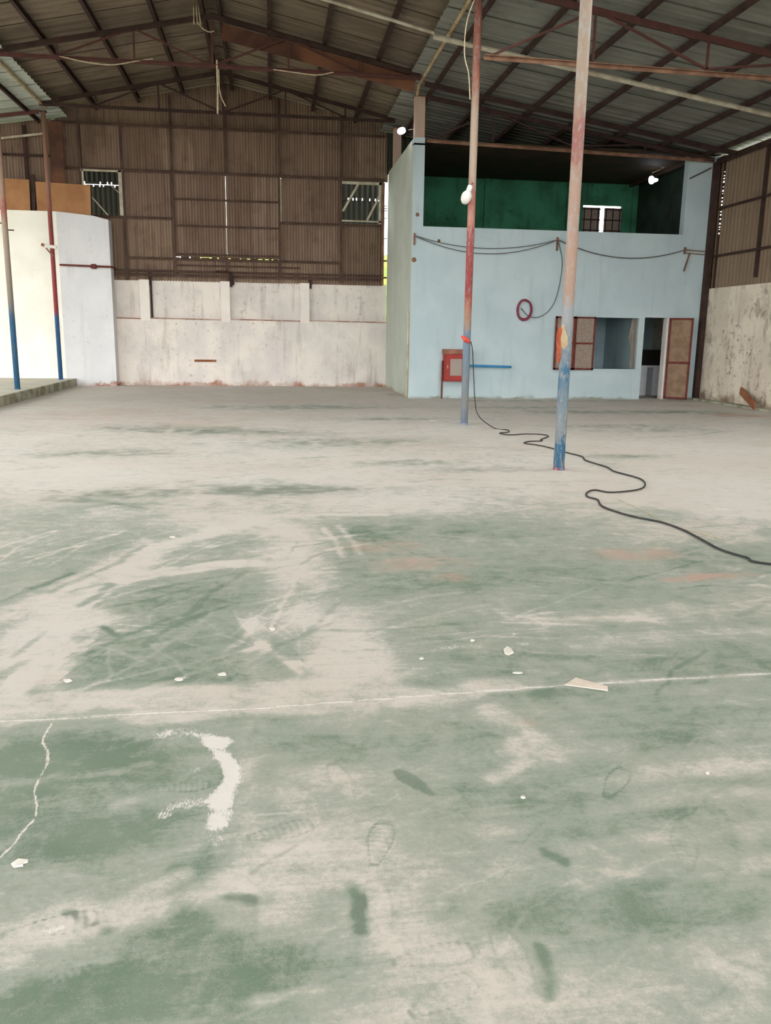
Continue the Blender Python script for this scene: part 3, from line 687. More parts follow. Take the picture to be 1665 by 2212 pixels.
# plywood boards standing on the left wall
for nm, x0, x1, z1, lab in (('plywood_board', -8.2, -6.17, 5.28, 'orange plywood board above the left white wall, left one'), ('plywood_board', -6.0, -4.66, 5.2, 'orange plywood board beside the left hatch, right one')):
    bm = bmesh.new(); zb = 4.5
    pts = [(x0, zb), (x1, 4.44 if x1 > -5 else zb), (x1+0.02, z1-0.02), (x0, z1+0.02)]
    f = [bm.verts.new((a, 23.72, c)) for a, c in pts]; g = [bm.verts.new((a, 23.75, c)) for a, c in pts]
    bm.faces.new(f); bm.faces.new(g[::-1])
    for i in range(4): bm.faces.new((f[i], g[i], g[(i+1) % 4], f[(i+1) % 4]))
    tag(obj(nm, bm, 'plywood'), lab, 'board')
tag(obj('prop_strut', bar(bmesh.new(), (-6.1, 23.78, 4.5), (-6.06, 23.78, 5.4), 0.09, 0.04, Vector((0, 1, 0))), 'steel_dark'), 'dark strut standing between the two plywood boards', 'strut')

# ------------------------------------------------------------------ right wall
wr = tag(obj('wall_right', B(XR, XR+0.25, YF, YO+4.4, 0, 2.70), 'stained_plaster'), 'stained dirty white plaster wall on the right with brown sheets above', kind='structure')
def place_right(xo): return lambda u, v, h: (xo + h, u, v)
yy = 19.55; i = 0
while yy > 8:
    part('wall_sheet', corr(yy-0.9, yy+0.02, 2.6, 5.66, place_right(XR+0.06+0.005*(i % 2)), 0.15, 0.008), 'brown_sheet', wr); yy -= 0.9; i += 1
part('wall_sheet', corr(YF, yy+0.02, 2.6, 5.66, place_right(XR+0.06), 0.3, 0.008), 'brown_sheet', wr)
part('wall_sheet', corr(19.62, 24.2, 2.6, 5.75, place_right(XR+0.06), 0.15, 0.008), 'brown_sheet', wr)
for z in (4.56, 3.47): part('girt', angle_bar(bmesh.new(), (XR+0.0, 8, z), (XR+0.0, 19.7, z), 0.05), 'steel_dark', wr)
for y_ in (17.75, 14.0): part('stud', B(XR-0.03, XR+0.03, y_-0.03, y_+0.03, 2.85 if y_ > 15 else 2.7, 5.6), 'steel_dark', wr)
rn = random.Random(12); z = 3.9
while z < 5.35:
    h = rn.uniform(0.03, 0.08); part('packer', B(XR+0.04, XR+0.07, 19.54, 19.63, z, z+h), 'steel_dark', wr); z += h + rn.uniform(0.015, 0.05)
part('packer', B(XR+0.04, XR+0.07, 19.54, 19.63, 2.7, 3.9), 'steel_dark', wr); part('packer', B(XR+0.04, XR+0.07, 19.54, 19.63, z, 5.7), 'steel_dark', wr)
part('eave_beam', angle_bar(bmesh.new(), (XR-0.05, 8, 5.68), (XR-0.05, 19.8, 5.68), 0.12), 'steel_dark', wr)
part('corner_post', B(XR-0.13, XR-0.005, 19.69, 19.825, 0.05, 5.6), 'steel_dark', wr, 'dark steel post in the corner beside the office')
# the wall's foot ledge with debris
tag(obj('trim_1', B(XR-0.22, XR, 9, 19.6, 0, 0.05), 'concrete'), 'low dirty concrete ledge at the foot of the right wall', kind='structure')

# ------------------------------------------------------------------ office block
WIN = (7.80, 8.92, 0.74, 1.97); DOOR = (9.07, 9.69, 0.0, 1.99); OPEN = (3.50, 9.86, 3.95, 6.0)
of = tag(obj('wall_office_front', holed_wall(3.25, 10.6, 0, 5.74, [WIN, DOOR, OPEN], YO, YO+0.2), 'blue_paint'), 'pale blue painted office front wall with window, door and upper opening', kind='structure')
part('post_stub', B(3.25, 3.5, YO, YO+0.25, 5.70, 5.86), 'blue_paint', of)
tag(obj('wall_office_side', B(3.25, 3.42, YO+0.2, 24.12, 0, 5.86), 'greengrey_paint'), 'grey-green painted side wall of the office block', kind='structure')
os_ = bpy.data.objects['wall_office_side']
part('cover_strip', B(3.235, 3.25, YO+0.02, YO+0.22, 0, 5.7), 'greengrey_paint', os_)
tag(obj('floor_mezzanine', B(3.4, 10.6, YO+0.2, 24.1, 3.62, 3.8), 'concrete'), 'concrete floor slab of the upper office level', kind='structure')
tag(obj('ceiling_mezzanine', B(3.42, 10.6, YO+0.1, 24.1, 5.78, 5.84), 'dark_ceiling'), 'dark brown board ceiling over the upper opening', kind='structure')
GW = (8.86, 10.04, 4.15, 5.20)
gr = tag(obj('wall_mezzanine_back', holed_wall(3.42, 10.6, 3.8, 5.78, [GW], 24.0, 24.15), 'green_paint'), 'mottled dark green back wall of the upper level', kind='structure')
for x0, x1 in ((5.95, 6.15), (8.35, 8.6), (10.3, 10.6)): part('pier', B(x0, x1, 23.92, 24.0, 3.8, 5.78), 'green_paint', gr)
tag(obj('wall_mezzanine_right', B(10.45, 10.6, YO+0.2, 24.0, 3.8, 5.78), 'shaded_green'), 'green right wall of the upper level with its shadow put into the colour', kind='structure')
w3 = thing('window_3', (9.45, 24.05, 4.15), 'barred window with a bright T-shaped gap on the green wall', kind='structure')
for x0, x1 in ((8.87, 9.38), (9.52, 10.03)):
    sh = obj('shutter', B(x0, x1, 24.03, 24.07, 4.15, 5.13), 'mesh_panel', w3)
    for k in range(4): obj('rail', B(x0-0.01, x1+0.01, 24.01, 24.03, 4.2+k*0.29, 4.235+k*0.29), 'steel_dark', sh)
    for k in range(3): obj('slat', B(x0+0.03+k*(x1-x0-0.1)/2, x0+0.06+k*(x1-x0-0.1)/2, 24.015, 24.03, 4.15, 5.13), 'steel_dark', sh)
# gable wall of the right bay above the office
rg = thing('wall_right_gable', (7, 24.1, 5.84), 'dark sheets closing the right bay above the office', kind='structure')
xx = 3.2
while xx < 10.5:
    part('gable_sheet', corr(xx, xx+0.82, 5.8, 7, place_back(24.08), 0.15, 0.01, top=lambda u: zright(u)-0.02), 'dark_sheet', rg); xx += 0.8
# rooms behind window and door
tag(obj('wall_office_partition', B(8.96, 9.04, YO+0.2, 22.6, 0, 3.62), 'office_inside'), 'partition wall inside the office', kind='structure')
tag(obj('wall_office_rear', B(3.42, 8.96, 22.0, 22.1, 0, 3.62), 'office_inside'), 'blue-grey rear wall of the room behind the window', kind='structure')
tag(obj('wall_store_rear', B(9.04, 10.6, 22.6, 22.7, 0, 3.62), 'office_inside'), 'blue-grey rear wall of the room behind the door', kind='structure')

# bi-fold mesh shutter folded back on the office wall
w1 = thing('window_4', (8.36, YO, 0.74), 'office window opening with a brown mesh shutter folded left', kind='structure')
def shutter_leaf(x0, x1, y0, z0, z1, mid=True):
    lf = obj('shutter_leaf', B(x0+0.03, x1-0.03, y0+0.008, y0+0.018, z0+0.03, z1-0.03), 'mesh_panel', w1)
    for a in ((x0, x0+0.045, z0, z1), (x1-0.045, x1, z0, z1), (x0, x1, z0, z0+0.045), (x0, x1, z1-0.045, z1)): obj('frame_bar', B(a[0], a[1], y0, y0+0.03, a[2], a[3]), 'maroon_frame', lf)
    if mid: obj('frame_bar', B(x0, x1, y0-0.004, y0+0.03, (z0+z1)/2-0.02, (z0+z1)/2+0.025), 'maroon_frame', lf)
shutter_leaf(7.28, 7.80, YO-0.06, 0.71, 1.98); shutter_leaf(6.78, 7.27, YO-0.10, 0.71, 1.98)
obj('sill', B(7.78, 8.94, YO-0.02, YO+0.2, 0.70, 0.74), 'blue_paint', w1)
bm = bmesh.new()
n = 18; rows = [(0.76, 0.10), (1.35, 0.13), (1.5, 0.2), (1.96, 0.12)]
grid = [[bm.verts.new((8.91 - wd + wd*k/n, YO+0.08+0.03*math.sin(k*1.4), z)) for k in range(n+1)] for z, wd in rows]
for a, b in zip(grid, grid[1:]):
    for k in range(n): bm.faces.new((a[k], a[k+1], b[k+1], b[k]))
bmesh.ops.solidify(bm, geom=bm.faces[:], thickness=0.006)
tag(obj('curtain', bm, 'cloth_white'), 'narrow off-white curtain hanging at the right jamb of the office window', 'curtain')

# door leaf swung outwards
d1 = thing('door_1', (9.70, YO-0.03, 0.02), 'narrow brown door with maroon frame swung open beside the doorway', kind='structure')
da = math.radians(-32); dv = Vector((math.cos(da), math.sin(da), 0)); dn = Vector((-dv.y, dv.x, 0)); H0 = Vector((9.70, YO-0.03, 0.02))
def dbox(u0, u1, z0, z1, t0, t1):
    bm = bmesh.new(); vs_ = [bm.verts.new(H0 + dv*u + dn*t + Vector((0, 0, z))) for z in (z0, z1) for t in (t0, t1) for u in (u0, u1)]
    for f in ((0, 1, 3, 2), (4, 6, 7, 5), (0, 4, 5, 1), (2, 3, 7, 6), (0, 2, 6, 4), (1, 5, 7, 3)): bm.faces.new([vs_[i] for i in f])
    return bm
obj('panel', dbox(0.03, 0.53, 0.03, 1.93, -0.008, 0.008), 'door_panel', d1)
for a in ((0, 0.05, 0, 1.97), (0.51, 0.56, 0, 1.97), (0, 0.56, 0, 0.05), (0, 0.56, 1.92, 1.97), (0, 0.56, 0.86, 0.92)): obj('frame_bar', dbox(*a, -0.018, 0.018), 'maroon_frame', d1)
jm = tag(obj('trim_2', B(9.645, 9.69, YO-0.01, YO+0.2, 0, 1.99), 'white_plaster'), 'pale door jamb of the office doorway', kind='structure')

# desk seen through the doorway
dk = thing('desk', (9.8, 21.4, 0), 'white desk with two panel legs inside the office doorway', 'desk')
obj('desk_top', B(9.1, 10.5, 21.1, 21.8, 0.74, 0.79), 'desk_white', dk)
for x0, x1 in ((9.5, 9.85), (10.02, 10.35)): obj('leg_panel', B(x0, x1, 21.15, 21.7, 0.0, 0.74), 'desk_white', dk)
bx_ = thing('storage_box', (10.0, 21.45, 0.79), 'black box standing on the desk inside the doorway', 'box')
obj('body', B(9.7, 10.35, 21.25, 21.65, 0.79, 1.15), 'dark_void', bx_); obj('lid', B(9.68, 10.37, 21.23, 21.67, 1.15, 1.19), 'dark_void', bx_)

# ------------------------------------------------------------------ roofs
def roof(name, label, x0, x1, zf, mat, y0, y1, parent=None, added_strips=(), wsh=1.0, pitch=0.25):
    """sheets laid side by side along Y, ribs running down the slope"""
    r = thing(name, ((x0+x1)/2, (y0+y1)/2, zf((x0+x1)/2)), label, kind='structure') if parent is None else parent
    n = round((y1-y0)/wsh); w = (y1-y0)/n
    protos = {}
    for i in range(n):
        a = y0+i*w; yc = a + w/2
        m = 'added_skylight' if any(s0 <= yc <= s1 for s0, s1 in added_strips) else mat
        if m not in protos:
            slope = zf(x1)-zf(x0)
            pl_ = lambda u, v, h: (x0 + (x1-x0)*v, u, zf(x0) + slope*v + h)
            o = part('roof_sheet', corr(a, a+w+0.04, 0, 1, pl_, pitch, 0.016, True), m, r, loc=((x0+x1)/2, a, zf((x0+x1)/2)))
            protos[m] = o
        else:
            link_copy(protos[m], r, ((x0+x1)/2, a, zf((x0+x1)/2) + 0.004*(i % 2)))
    return r
ADDED_STRIPS = [(7.0, 8.05), (10.0, 13.05)]  # strips added to the unseen roof overhead to light floor and back wall
rm = roof('ceiling_main', 'tan corrugated gable roof of the main bay with dark purlins', XRIDGE, 3.35, zmain, 'roof_sheet_tan', YF, 24.4, added_strips=ADDED_STRIPS)
roof('', '', -5.65, XRIDGE, zmain, 'roof_sheet_tan', YF, 24.4, parent=rm, added_strips=ADDED_STRIPS)
part('ridge_cap', bar(bmesh.new(), (XRIDGE, YF, 8.0), (XRIDGE, 24.4, 8.0), 0.4, 0.03), 'steel_dark', rm)
def purlin(r, x, z, y0=YF, y1=24.2, w=0.07, h=0.11, mat='steel_dark'):
    bm = bmesh.new(); bar(bm, (x, y0, z), (x, y1, z), 0.012, h); bar(bm, (x+w/2, y0, z+h/2), (x+w/2, y1, z+h/2), w, 0.012); bar(bm, (x+w/2, y0, z-h/2), (x+w/2, y1, z-h/2), w, 0.012)
    part('purlin', bm, mat, r)
for off in (-0.2, 0.14, 1.13, 2.27, 3.41, 4.3, -1.13, -2.27, -3.36, -4.35): purlin(rm, XRIDGE+off, zmain(XRIDGE+off)-0.1, h=0.16 if abs(off) < 0.5 else 0.11)
rr = roof('ceiling_right', 'grey ribbed lean-to roof of the right bay with dark purlins', 3.0, 10.95, zright, 'roof_sheet_grey', YF, 24.3, added_strips=[(5.0, 6.05), (8.0, 11.05)])  # right bay gets its own added light strips, out of view
for x in (3.55, 4.66, 5.77, 6.88, 7.99, 9.1, 10.2): purlin(rr, x, zright(x)-0.09, h=0.09, w=0.05)
rl = roof('ceiling_left', 'pale ribbed lean-to roof at the far left', XFAR-0.5, -5.2, zleft, 'roof_sheet_pale', YF, 24.3, added_strips=ADDED_STRIPS)
for x in (-5.9, -7.0, -8.1, -9.2, -10.3, -11.4): purlin(rl, x, zleft(x)-0.09, h=0.09, w=0.05)

# ------------------------------------------------------------------ trusses
def main_truss(y, label, chord='steel_dark', low='steel_red'):
    t = thing('roof_truss', (XRIDGE, y, 6.85), label, 'truss', 'steel trusses of the main bay')
    zc = lambda x: zmain(x) - 0.22
    for x0, x1 in ((-5.5, XRIDGE), (XRIDGE, 3.2)): obj('top_chord', bar(bmesh.new(), (x0, y, zc(x0)), (x1, y, zc(x1)), 0.07, 0.09), chord, t)
    obj('bottom_chord', angle_bar(bmesh.new(), (-5.5, y, 6.84), (3.2, y, 6.84), 0.06), low, t)
    web = lambda p, q, w=0.035: obj('web', bar(bmesh.new(), (p[0], y, p[1]), (q[0], y, q[1]), w), low, t)
    for s in (-1, 1):
        a, b = XRIDGE+s*1.55, XRIDGE+s*3.05
        web((a, zc(a)), (a, 6.84)); web((b, zc(b)), (b, 6.84)); web((a, zc(a)), (XRIDGE+s*0.08, 6.86)); web((a, zc(a)), (b, 6.86))
    web((XRIDGE, zc(XRIDGE)), (XRIDGE, 6.84), 0.05)
    return t
t1 = main_truss(18.85, 'main bay steel truss nearer to the camera, with a rusty board under its right half')
t2 = main_truss(22.6, 'main bay steel truss close to the corrugated back wall', low='steel_dark')
t3 = main_truss(13.9, 'main bay steel truss overhead at the middle column')
t4 = main_truss(9.1, 'main bay steel truss overhead at the nearest column')
bm = bmesh.new()
bar(bm, (XRIDGE+0.2, 18.95, zmain(XRIDGE+0.2)-0.42), (3.1, 18.95, zmain(3.1)-0.40), 0.03, 0.30)
tag(obj('rusty_board', bm, 'rust_orange'), 'orange rusty board hung under the right rafter of the main roof', 'board')
# pale loose pipe on the right slope of the main roof
tag(obj('pale_pipe', T([(0.8, 16.3, zmain(0.8)-0.24), (3.0, 16.3, zmain(3.0)-0.26)], 0.03), 'pipe_pale'), 'pale pipe rafter under the main roof beside the roof step', 'pipe')

def lean_truss(y, label, zb, x0=3.3, x1=10.55, chord='steel_red', low='steel_rust', bays=((5.05, 1), (6.95, 0), (8.7, 1)), h=0.09):
    t = thing('lean_to_truss', (x0, y, zb), label, 'truss', 'steel trusses of the right bay')
    zc = lambda x: zright(x) - 0.17
    obj('top_chord', bar(bmesh.new(), (x0, y, zc(x0)), (x1, y, zc(x1)), 0.06, h), chord, t)
    obj('bottom_chord', angle_bar(bmesh.new(), (x0, y, zb), (x1, y, min(zb, zc(x1))), 0.06), low, t)
    prev = (x0+0.1, zb)
    for x, top in bays:
        obj('web', bar(bmesh.new(), (x, y, zc(x)), (x, y, zb), 0.035), chord, t)
        cur = (x, zc(x)) if top else (x, zb)
        obj('web', bar(bmesh.new(), (prev[0], y, prev[1]), (cur[0], y, cur[1]), 0.035), chord, t); prev = cur
    return t
lean_truss(13.65, 'red steel truss under the grey roof at the middle column', 5.72)
lean_truss(19.74, 'dark truss with rusty lower chord above the upper office opening', 5.80, x0=3.52, x1=10.44, chord='steel_dark')
lean_truss(9.1, 'red steel truss under the grey roof at the nearest column', 5.72)
tag(obj('rafter', bar(bmesh.new(), (3.3, 18.9, zright(3.3)-0.17), (10.5, 18.9, zright(10.5)-0.17), 0.06, 0.09), 'steel_dark'), 'dark rafter under the grey roof in front of the office', 'rafter')
tag(obj('rafter', T([(2.95, 16.1, zright(2.95)-0.2), (10.5, 16.1, zright(10.5)-0.2)], 0.045), 'pipe_pale'), 'pale pipe rafter running down under the grey roof', 'rafter')
tag(obj('rafter', bar(bmesh.new(), (-5.6, 22.9, zleft(-5.6)-0.15), (-11.5, 22.9, zleft(-11.5)-0.15), 0.06, 0.08), 'steel_red'), 'red rafter under the far left roof', 'rafter')
tag(obj('eave_strip', bar(bmesh.new(), (-5.7, 23.8, zleft(-5.7)-0.45), (-11.5, 23.8, zleft(-11.5)-0.45), 0.05, 0.05), 'pipe_pale'), 'pale strip along the back edge of the far left roof', 'strip')
# eave pipes carried by the columns
tag(obj('eave_pipe', T([(3.28, 3, 6.86), (3.28, 19.5, 6.86), (3.28, 19.72, 6.72)], 0.035), 'pipe_yellowish'), 'yellowish pipe along the roof step on the right columns', 'pipe')
tag(obj('eave_pipe', T([(-5.45, 3, 6.84), (-5.45, 23.0, 6.84)], 0.035), 'pipe_yellowish'), 'yellowish pipe along the roof step on the left posts', 'pipe')

# ------------------------------------------------------------------ columns
def column(x, y, z0, z1, r, mat, label, foot=True, group=None, seg=20, lean=(0, 0)):
    c = thing('steel_column', (x, y, z0), label, 'column', group)
    obj('shaft', tube(bmesh.new(), [(x, y, z0), (x+lean[0], y+lean[1], z1)], r, seg), mat, c, smooth=False)
    for p in bpy.data.objects[c.children[0].name].data.polygons: p.use_smooth = len(p.vertices) == 4
    if foot: obj('base_plate', lathe(bmesh.new(), [(r*1.05, 0), (r*1.12, 0.004), (r*1.12, 0.02), (r, 0.026)], (x, y, z0), seg=seg), mat, c)
    obj('cap_plate', B(x-r*1.5, x+r*1.5, y-r*1.5, y+r*1.5, z1, z1+0.015), 'steel_dark', c)
    return c
column(3.26, 9.11, 0, 6.6, 0.063, 'column_near', 'nearest round column, blue flaking foot and tan shaft with a plastic strip')
column(3.25, 13.93, 0, 6.6, 0.062, 'column_mid', 'middle round column with red band and a white bulb')
column(XL-0.03, 19.2, 0.2, 6.75, 0.058, 'post_left_a', 'leftmost thin post on the platform, dark blue foot and grey-brown shaft')
column(XL-0.03, 23.05, 0.2, 6.75, 0.055, 'post_left_b', 'thin post on the platform end, blue foot and dark red shaft')
cp = thing('corner_column', (3.375, YO+0.12, 5.86), 'pinkish square post standing on the office wall corner', 'column')
obj('shaft', B(3.26, 3.49, YO+0.02, YO+0.2, 5.86, 6.72), 'column_corner', cp); obj('cap_plate', B(3.23, 3.52, YO, YO+0.22, 6.72, 6.74), 'steel_rust', cp)
cb = thing('back_column', (3.36, 23.3, 5.86), 'pinkish-brown square post on the rear of the office side wall', 'column')
obj('shaft', B(3.26, 3.46, 23.2, 23.4, 5.86, 6.8), 'column_corner', cb); obj('cap_plate', B(3.24, 3.48, 23.18, 23.42, 6.8, 6.82), 'steel_rust', cb)

# ------------------------------------------------------------------ bulbs
def bulb(p, label, lit, axis=Vector((0, 0, 1)), r=0.06, wire=None):
    b = thing('light_bulb', p, label, 'bulb')
    axis = axis.normalized()
    prof = [(0.001, -r*1.15), (r*0.45, -r*1.05), (r*0.85, -r*0.6), (r, 0), (r*0.95, r*0.7), (r*0.6, r*1.25), (r*0.45, r*1.4)]
    obj('globe', lathe(bmesh.new(), prof, p, axis), 'bulb_glow' if lit else 'white_plastic', b, smooth=True)
    obj('socket', lathe(bmesh.new(), [(r*0.5, r*1.4), (r*0.5, r*2.3), (r*0.3, r*2.5)], p, axis), 'white_plastic' if not lit else 'dark_void', b)
    if wire: obj('cord', T(wire, 0.008, 6), 'grey_wire' if not lit else 'rope', b)
    return b
bulb((3.13, 13.83, 3.66), 'unlit white bulb fixed to the middle column', False, Vector((0.35, 0, 1)), 0.085, [(3.2, 13.83, 3.86), (3.24, 13.86, 3.9)])
p = at(866, 283, 1, 20.3); bulb(p, 'lit bulb on a wire beside the office corner post', True, Vector((0.9, -0.3, 0.25)), 0.075, [p+Vector((0.16, -0.05, 0.02)), Vector((3.28, 19.95, p.z-0.02))])
p = at(1407, 390, 1, 21.5); bulb(p, 'lit bulb hanging in the upper green room', True, Vector((-0.2, 0, 1)), 0.075, spline([p+Vector((-0.03, 0, 0.17)), p+Vector((0.3, 0, 0.32)), (9.9, 21.4, 5.77)]))
b2 = obj('side_globe', lathe(bmesh.new(), [(0.02, 0), (0.045, 0.03), (0.05, 0.1), (0.03, 0.16)], p, Vector((1, 0, 0.15))), 'bulb_glow', bpy.data.objects['light_bulb.002'])

# ------------------------------------------------------------------ fire cabinet
fc = thing('fire_cabinet', (4.32, YO-0.12, 0), 'red fire hose cabinet with glass door on the blue wall', 'cabinet')
obj('body', B(4.05, 4.60, YO-0.24, YO, 0.42, 1.06), 'red_paint', fc)
dr = obj('door', holed_wall(4.07, 4.58, 0.44, 1.05, [(4.18, 4.47, 0.55, 0.95)], YO-0.27, YO-0.24), 'red_paint', fc)
obj('pane', B(4.18, 4.47, YO-0.255, YO-0.247, 0.55, 0.95), 'glass', dr); obj('handle', bar(bmesh.new(), (4.12, YO-0.28, 0.72), (4.12, YO-0.28, 0.8), 0.015), 'pipe_pale', dr)
obj('instruction_sheet', B(4.2, 4.45, YO-0.246, YO-0.243, 0.57, 0.84), 'cardboard', fc)
obj('canopy', B(4.03, 4.62, YO-0.28, YO, 1.06, 1.17), 'brown_paint', fc)
obj('leg', T([(4.02, YO-0.14, 0), (4.02, YO-0.14, 0.9)], 0.022), 'maroon_frame', fc)
tag(obj('water_pipe', T([(4.605, YO-0.12, 0.79), (5.66, YO-0.08, 0.77), (5.72, YO-0.04, 0.765), (5.73, YO, 0.765)], 0.028), 'blue_pipe'), 'blue pipe running right from the red fire cabinet', 'pipe')
tag(obj('corner_pipe', T([(3.215, 19.95, 0.02), (3.215, 19.95, 2.0), (3.19, 19.95, 2.02)], 0.022), 'pipe_pale'), 'thin upright pipe on the side wall near the office corner', 'pipe')

# hose coil
bm = bmesh.new()
for k in range(5):
    rn = random.Random(40+k); a0 = 0.17+rn.uniform(-0.015, 0.02); b0 = 0.235+rn.uniform(-0.02, 0.02); cx_, cz_ = 6.0+rn.uniform(-0.015, 0.015), 2.12+rn.uniform(-0.02, 0.02)
    tube(bm, [(cx_+a0*math.cos(t), YO-0.03-0.012*k, cz_+b0*math.sin(t)) for t in (2*math.pi*j/36 for j in range(37))], 0.011, 6)
hc = tag(obj('hose_coil', bm, 'hose_red'), 'purple-red hose coil hanging on the blue wall', 'coil')
tag(obj('loose_wire', T(spline([(5.92, YO-0.03, 2.15), (6.1, YO-0.04, 1.98), (6.35, YO-0.03, 1.95), (6.62, YO-0.03, 2.12), (6.8, YO-0.02, 2.5), (6.88, YO-0.02, 3.2), (6.75, YO-0.03, 3.72)], 10), 0.009, 6), 'grey_wire'), 'thin grey wire rising from the hose coil to the wall bracket', 'wire')
# wall brackets and slung wires
def bracket(x, z, h, label):
    b = thing('wall_bracket', (x, YO, z), label, 'bracket')
    obj('bar', B(x-0.02, x+0.02, YO-0.035, YO, z-h, z+0.06), 'steel_rust', b); obj('insulator', T([(x, YO-0.02, z), (x, YO-0.08, z)], 0.025), 'brown_paint', b); return b
bracket(3.30, 3.73, 0.2, 'small rusty wire bracket at the left corner of the blue wall'); bracket(6.73, 3.74, 0.25, 'small rusty wire bracket in the middle of the blue wall'); bracket(9.94, 3.6, 0.1, 'small rusty wire bracket below the right end of the opening')
for d_, lab in ((0.24, 'upper wire slung across the left half of the blue wall'), (0.36, 'lower wire slung across the left half of the blue wall')): tag(obj('slung_wire', T(sag((3.30, YO-0.06, 3.73), (6.73, YO-0.06, 3.74), d_), 0.009, 6), 'grey_wire'), lab, 'wire')
tag(obj('slung_wire', T(sag((6.73, YO-0.06, 3.74), (9.94, YO-0.06, 3.6), 0.3), 0.012, 6), 'grey_wire'), 'wire slung across the right half of the blue wall', 'wire')
br = thing('rusty_bracket', (10.25, YO, 3.55), 'rusty double bar bracket at the right end of the blue wall', 'bracket')
for z in (3.60, 3.53): obj('bar', bar(bmesh.new(), (9.92, YO-0.04, z), (10.45, YO-0.04, z-0.03), 0.02), 'steel_rust', br)
obj('hanging_bar', bar(bmesh.new(), (10.06, YO-0.04, 3.52), (9.95, YO-0.04, 3.1), 0.03), 'steel_rust', br)
tag(obj('stay_rod', bar(bmesh.new(), (9.9, YO-0.03, 5.22), (10.42, YO-0.03, 5.48), 0.025), 'steel_dark'), 'dark rod slanting across the right office pillar', 'rod')
for x, z, w in ((3.36, 4.2, 0.035), (3.88, 3.64, 0.03), (3.30, 3.2, 0.045)):
    tag(obj('rust_spot', lathe(bmesh.new(), [(w*1.3, 0), (w, 0.012), (w*0.5, 0.02)], (x, YO, z), Vector((0, -1, 0)), 9), 'steel_rust'), 'rusted bolt stub on the blue wall, %s' % {4.2: 'highest, left of the opening', 3.64: 'under the opening corner', 3.2: 'lowest, at the wall corner'}[z], 'bolt')

# ------------------------------------------------------------------ things on columns and floor
def ribbon(name, pts, w, mat, label, cat, wob=0.02):
    bm = bmesh.new(); L = []
    r = random.Random(len(pts)*3)
    for p, ww in zip(pts, w):
        p = Vector(p); L.append([bm.verts.new(p + Vector((k*ww/3, r.uniform(-wob, wob), r.uniform(-0.01, 0.01)))) for k in range(4)])
    for a, b in zip(L, L[1:]):
        for k in range(3): bm.faces.new((a[k], a[k+1], b[k+1], b[k]))
    bmesh.ops.solidify(bm, geom=bm.faces[:], thickness=0.004)
    return tag(obj(name, bm, mat), label, cat)
ribbon('plastic_strip', [(3.12, 9.0, 1.60), (3.105, 9.0, 1.55), (3.10, 9.0, 1.48), (3.11, 9.0, 1.38), (3.12, 9.0, 1.30), (3.13, 9.0, 1.22)], [0.04, 0.07, 0.06, 0.06, 0.06, 0.03], 'cloth_orange', 'orange plastic strip hanging on the nearest column', 'strip')
ribbon('cloth_rag', [(3.18, 9.035, 1.64), (3.165, 9.035, 1.58), (3.165, 9.035, 1.5), (3.17, 9.035, 1.42), (3.18, 9.035, 1.37)], [0.02, 0.05, 0.08, 0.09, 0.04], 'cloth_cream', 'cream rag beside the orange strip on the nearest column', 'rag', 0.004)
rt = tag(obj('rag_knot', lathe(bmesh.new(), [(0.012, -0.09), (0.035, -0.05), (0.045, 0.0), (0.03, 0.05), (0.008, 0.1)], (3.21, 13.84, 1.43), Vector((-0.8, 0, 0.55)), 8), 'cloth_red'), 'orange-red rag knot tied round the middle column', 'rag')

cable_px = [(1067, 926), (1095, 930), (1098, 935), (1079, 937), (1100, 941), (1135, 939), (1170, 940), (1184, 944), (1168, 951), (1170, 954), (1145, 955), (1132, 959), (1165, 964), (1195, 971), (1222, 979), (1256, 988), (1266, 997), (1310, 1011), (1325, 1020), (1350, 1027), (1383, 1037), (1393, 1049), (1378, 1060), (1320, 1066), (1285, 1061), (1268, 1066), (1268, 1075), (1290, 1082), (1300, 1096), (1340, 1111), (1380, 1121), (1432, 1132), (1475, 1148), (1510, 1166), (1555, 1190), (1610, 1207), (1665, 1222)]
cpts = [fl(*q) + Vector((0, 0, 0.012)) for q in cable_px]
cpts += [cpts[-1] + Vector((0.9, -0.35, 0)), cpts[-1] + Vector((2.2, -0.3, 0))]
hang = [(3.30, 13.86, 1.40), (3.33, 13.84, 1.25), (3.36, 13.8, 0.8), (3.38, 13.75, 0.45), (3.43, 13.66, 0.18)]
tag(obj('power_cable', T(spline(hang + cpts, 7), 0.0085, 7), 'black_rubber', smooth=True), 'black power cable snaking over the floor from the middle column', 'cable')
tag(obj('thin_cord', T(spline([fl(*q) + Vector((0, 0, 0.004)) for q in ((1330, 1077), (1390, 1105), (1450, 1135), (1560, 1165))]), 0.003, 5), 'rope'), 'thin pale cord lying beside the black cable', 'cord')

def flat(name, px, mat, label, cat, th=0.004, curl=0.0):
    bm = bmesh.new(); P_ = [fl(*q) for q in px]
    n = len(P_); lo = [bm.verts.new((v.x, v.y, 0.002)) for v in P_]
    hi = [bm.verts.new((v.x, v.y, 0.002+th+curl*(i % 2))) for i, v in enumerate(P_)]
    bm.faces.new(lo[::-1]); bm.faces.new(hi)
    for i in range(n): bm.faces.new((lo[i], lo[(i+1) % n], hi[(i+1) % n], hi[i]))
    return tag(obj(name, bm, mat), label, cat)
flat('cardboard_piece', [(1220, 1481), (1243, 1466), (1312, 1485), (1313, 1494)], 'cardboard', 'pointed piece of pale board lying on the floor joint', 'cardboard')
flat('paper_scrap', [(24, 1869), (40, 1861), (62, 1860), (60, 1865), (50, 1868), (50, 1873), (30, 1876)], 'paper', 'white paper scrap at the lower left beside the crack', 'paper', curl=0.004)
flat('paper_scrap', [(1087, 1405), (1095, 1400), (1104, 1402), (1109, 1412), (1098, 1417), (1090, 1414)], 'paper', 'white paper scrap right of centre above the joint', 'paper', curl=0.004)
